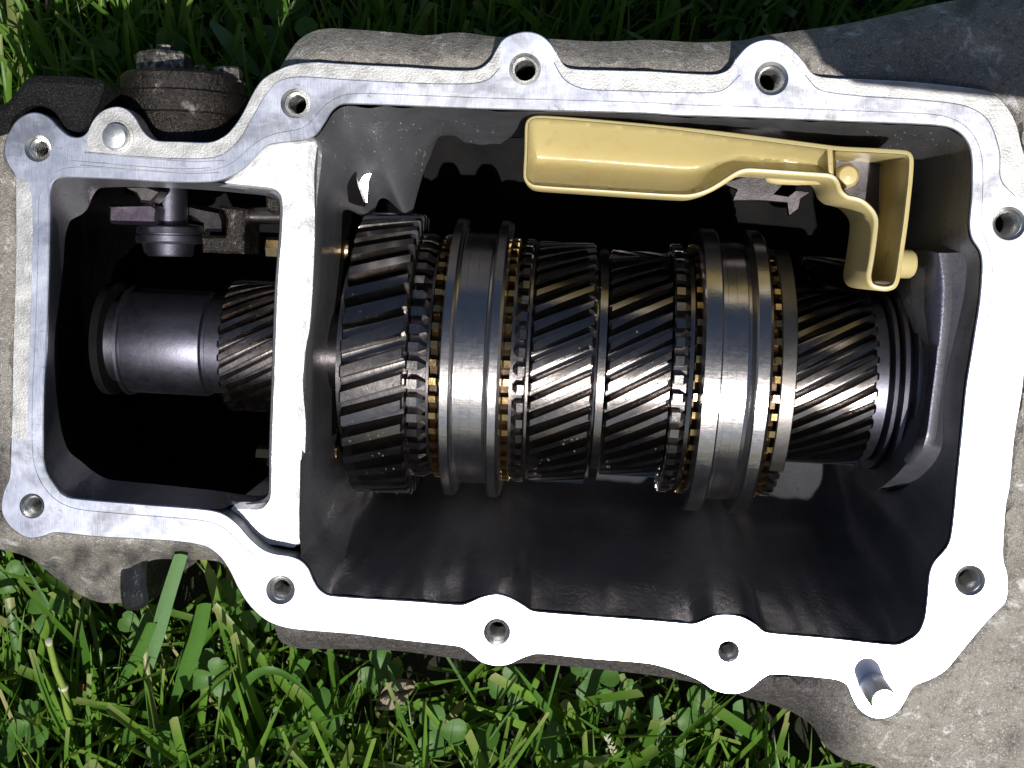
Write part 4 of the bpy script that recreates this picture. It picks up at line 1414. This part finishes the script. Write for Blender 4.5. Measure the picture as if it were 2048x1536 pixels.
for k, (px, py, hh) in enumerate(CLOVER):
    top_ = on_ground(px, py, hh * 1.45)
    base = Vector((top_.x + rnd.uniform(-0.006, 0.006), top_.y + rnd.uniform(-0.004, 0.010), 0))
    cl_ = plant('clover', WHERE[k], 'clover', base, 'clover leaves in the lawn')
    mid = base.lerp(top_, 0.6) + Vector((rnd.uniform(-.004, .004), rnd.uniform(-.004, .004), 0))
    wmesh('stem', *tube([base, mid, top_], 0.0005, 5), 'clover_leaf', cl_)
    a0 = rnd.uniform(0, 6.28); tilt = Vector((rnd.uniform(-0.35, 0.35), rnd.uniform(-0.6, 0.1), 1)).normalized()
    X = tilt.cross(Vector((0, 1, 0))).normalized(); Y = tilt.cross(X)
    Ls = rnd.uniform(0.0080, 0.0120)
    for j in range(3):
        a = a0 + j * 2.094
        d = X * math.cos(a) + Y * math.sin(a); s_ = X * -math.sin(a) + Y * math.cos(a)
        LV = []
        prof = [(0.0, 0.06), (0.2, 0.30), (0.45, 0.47), (0.7, 0.52), (0.9, 0.42), (1.0, 0.22)]
        for t, ww in prof:
            c_ = top_ + d * Ls * t + tilt * (0.10 * Ls * math.sin(t * 2.6))
            notch = -0.08 * Ls if t == 1.0 else 0
            LV.append([c_ - s_ * ww * Ls + tilt * ww * Ls * 0.28, c_ - s_ * ww * Ls * 0.5 + tilt * ww * Ls * 0.12, c_ + d * notch, c_ + s_ * ww * Ls * 0.5 + tilt * ww * Ls * 0.12, c_ + s_ * ww * Ls + tilt * ww * Ls * 0.28])
        wmesh('leaflet', *rings(LV, False), 'clover_leaf', cl_)


def single_blade(name, label, pts, w0, mat, cat='grass shoot', profile=None):
    """a blade placed along its own curve: (photo x, photo y, height) from root to tip"""
    P3 = [on_ground(x, y, h * (1.75 if pts[0][1] > 1000 else 1.0)) for x, y, h in pts]
    o = plant(name, label, cat, P3[0])
    P2 = []
    n = len(P3)
    for i in range(n - 1):
        a, b_, c_, d = P3[max(i - 1, 0)], P3[i], P3[i + 1], P3[min(i + 2, n - 1)]
        for j in range(4):
            t = j / 4
            P2.append(0.5 * ((2 * b_) + (c_ - a) * t + (2 * a - 5 * b_ + 4 * c_ - d) * t * t + (3 * b_ - a - 3 * c_ + d) * t ** 3))
    P2.append(P3[-1])
    LV = []
    view = (M_CAM.translation - P3[0]).normalized()
    m = len(P2)
    for i, p in enumerate(P2):
        t = i / (m - 1)
        d = (P2[min(i + 1, m - 1)] - P2[max(i - 1, 0)]).normalized()
        s_ = d.cross(view + Vector((0.25, 0, 0.2))).normalized(); nn = s_.cross(d)
        ww = w0 * (profile(t) if profile else (0.5 + 0.5 * min(1, t * 2.5)))
        LV.append([p - s_ * ww * 0.5 + nn * ww * 0.12, p - s_ * ww * 0.22 + nn * ww * 0.02, p, p + s_ * ww * 0.22 + nn * ww * 0.02, p + s_ * ww * 0.5 + nn * ww * 0.12])
    wmesh('leaf', *rings(LV, False), mat, o)
    return o


taper = lambda t: max(0.05, 1 - t ** 2)
spear = lambda t: max(0.06, min(1, t * 2.2) * (1 - max(0, t - 0.6) * 0.4))
single_blade('grass_shoot', 'tall broad cut grass blade in front of the lower bracket', [(280,1420,0.004),(305,1310,0.034),(330,1210,0.052),(362,1108,0.066)], 0.0062, 'grey_green_leaf', profile=spear)
single_blade('grass_shoot', 'broad green grass blade with a square cut tip left of the lower bolt hole', [(325,1462,0.002),(360,1370,0.030),(392,1280,0.046),(408,1206,0.058)], 0.0070, 'clover_leaf', profile=spear)
single_blade('grass_shoot', 'medium green blade with a cut tip left of the tall broad blade', [(205,1420,0.004),(245,1360,0.024),(280,1300,0.038),(304,1245,0.048)], 0.0050, 'clover_leaf', profile=spear)
single_blade('grass_shoot', 'long green blade that arches over and droops to the right', [(438,1490,0.002),(462,1410,0.028),(505,1352,0.045),(550,1342,0.048),(600,1370,0.040),(650,1428,0.022)], 0.0046, 'clover_leaf', profile=taper)
single_blade('grass_shoot', 'short broad blade with a jagged cut tip at the bottom edge of the lawn', [(258,1540,0.0),(256,1490,0.022),(262,1452,0.034)], 0.0062, 'clover_leaf')
single_blade('grass_shoot', 'short broad blade with a slanted cut tip right of the jagged one', [(305,1560,0.0),(315,1500,0.022),(326,1462,0.034)], 0.0064, 'clover_leaf')
single_blade('grass_shoot', 'upright blade with a pale cut tip below the casing bolt hole', [(570,1420,0.010),(590,1360,0.030),(610,1318,0.040)], 0.0052, 'clover_leaf')
single_blade('grass_shoot', 'slanting pale blade under the middle of the lower flange edge', [(810,1470,0.004),(800,1400,0.026),(775,1330,0.044)], 0.0046, 'grey_green_leaf', profile=taper)
single_blade('grass_shoot', 'long thin blade that slants down right below the round flange lobe', [(1150,1520,0.004),(1100,1430,0.028),(1030,1334,0.046)], 0.0048, 'clover_leaf', profile=taper)
single_blade('grass_shoot', 'broad pale blade standing below the lower right flange lobe', [(1345,1545,0.0),(1322,1470,0.026),(1305,1395,0.044)], 0.0058, 'grey_green_leaf', profile=spear)
single_blade('grass_shoot', 'broad blade upright against the dark underside of the right lobe', [(1480,1520,0.0),(1476,1450,0.024),(1474,1402,0.036)], 0.0056, 'grey_green_leaf', profile=spear)
single_blade('grass_shoot', 'thin bright blade crossing in front of the left bracket', [(135,1290,0.006),(95,1210,0.024),(45,1122,0.046)], 0.0026, 'grey_green_leaf', profile=taper)
single_blade('grass_shoot', 'bright upright blade catching sun behind the side cover', [(350,110,0.02),(338,50,0.05),(328,-20,0.085)], 0.0035, 'stalk_green', profile=taper)
single_blade('grass_shoot', 'second sunlit blade behind the side cover, leaning right', [(360,70,0.03),(374,20,0.055),(392,-30,0.08)], 0.0045, 'stalk_green', profile=taper)
single_blade('lance_leaf', 'grey green lance shaped leaf in the shade behind the casing', [(520,150,0.03),(480,110,0.045),(450,75,0.055),(420,42,0.058)], 0.0085, 'grey_green_leaf', 'leaf',
             profile=lambda t: max(0.08, math.sin(math.pi * min(1, t * 0.92 + 0.06)) ** 0.8))
single_blade('dead_shoot', 'curled orange brown dead blade low in the lawn at lower left', [(145,1372,0.016),(175,1378,0.020),(196,1405,0.018),(208,1440,0.012)], 0.0030, 'brown_leaf', 'dead blade', profile=taper)
# jointed stalk
P3 = [on_ground(142, 1460, 0.02), on_ground(138, 1432, 0.046), on_ground(127, 1375, 0.066), on_ground(112, 1340, 0.078), on_ground(98, 1284, 0.098)]
stk = plant('grass_stalk', 'thick pale green jointed grass stalk standing at the lower left', 'grass stalk', P3[0])
wmesh('stem', *tube(P3, [0.0019, 0.0018, 0.0016, 0.0014, 0.0013], 9), 'stalk_green', stk)
jn = P3[2]; dj = (P3[3] - P3[1]).normalized()
wmesh('joint', *tube([jn - dj * 0.0012, jn - dj * 0.0005, jn + dj * 0.0005, jn + dj * 0.0012], [0.0016, 0.0021, 0.0021, 0.0015], 9), 'pale_seed', stk)
tp = P3[4]; dj = (P3[4] - P3[3]).normalized()
wmesh('cut_end', *tube([tp - dj * 0.001, tp + dj * 0.0010, tp + dj * 0.0012], [0.00145, 0.0015, 0.0009], 9), 'pale_seed', stk)
# crumpled dry leaf
c0 = on_ground(790, 1396, 0.055)
dl = plant('dry_leaf', 'crumpled pale dead leaf lying in the grass below the casing', 'dead leaf', c0)
LV = []
for i in range(9):
    t = i / 8; ww = 0.0062 * math.sin(math.pi * (0.08 + 0.86 * t)) ** 0.7
    c_ = c0 + Vector((lerp(-0.008, 0.008, t), lerp(-0.002, 0.005, t), 0.003 * math.sin(t * 5)))
    LV.append([c_ + Vector((0.2 * ww * u, ww * u, 0.0030 * math.sin(u * 6 + i * 0.9) + 0.0012 * rnd.uniform(-1, 1))) for u in (-1, -0.6, -0.25, 0, 0.3, 0.65, 1)])
wmesh('leaf', *rings(LV, False), 'dry_leaf', dl, 25)
# seed head
P3 = [on_ground(1235, 1540, 0.0), on_ground(1230, 1515, 0.045), on_ground(1224, 1502, 0.060), on_ground(1212, 1476, 0.075)]
sd = plant('seed_head', 'pale feathery grass seed head at the bottom of the lawn', 'seed head', P3[0])
wmesh('stem', *tube(P3[:3], 0.0004, 5), 'stalk_green', sd)
mb = MB()
for k in range(22):
    t = k / 21; p = P3[1].lerp(P3[3], t); a = k * 2.4
    d = Vector((math.cos(a) * 0.5, math.sin(a) * 0.3 + 0.5, 0.8)).normalized()
    mb.add(*tube([p, p + d * 0.0015, p + d * 0.0034], [0.0002, 0.0007 * (1 - 0.5 * t), 0.0001], 5))
wmesh('seeds', mb.v, mb.f, 'pale_seed', sd)
print('blades', cnt, 'tris', sum(len(o.data.polygons) * 2 for o in bpy.data.objects if o.type == 'MESH'))
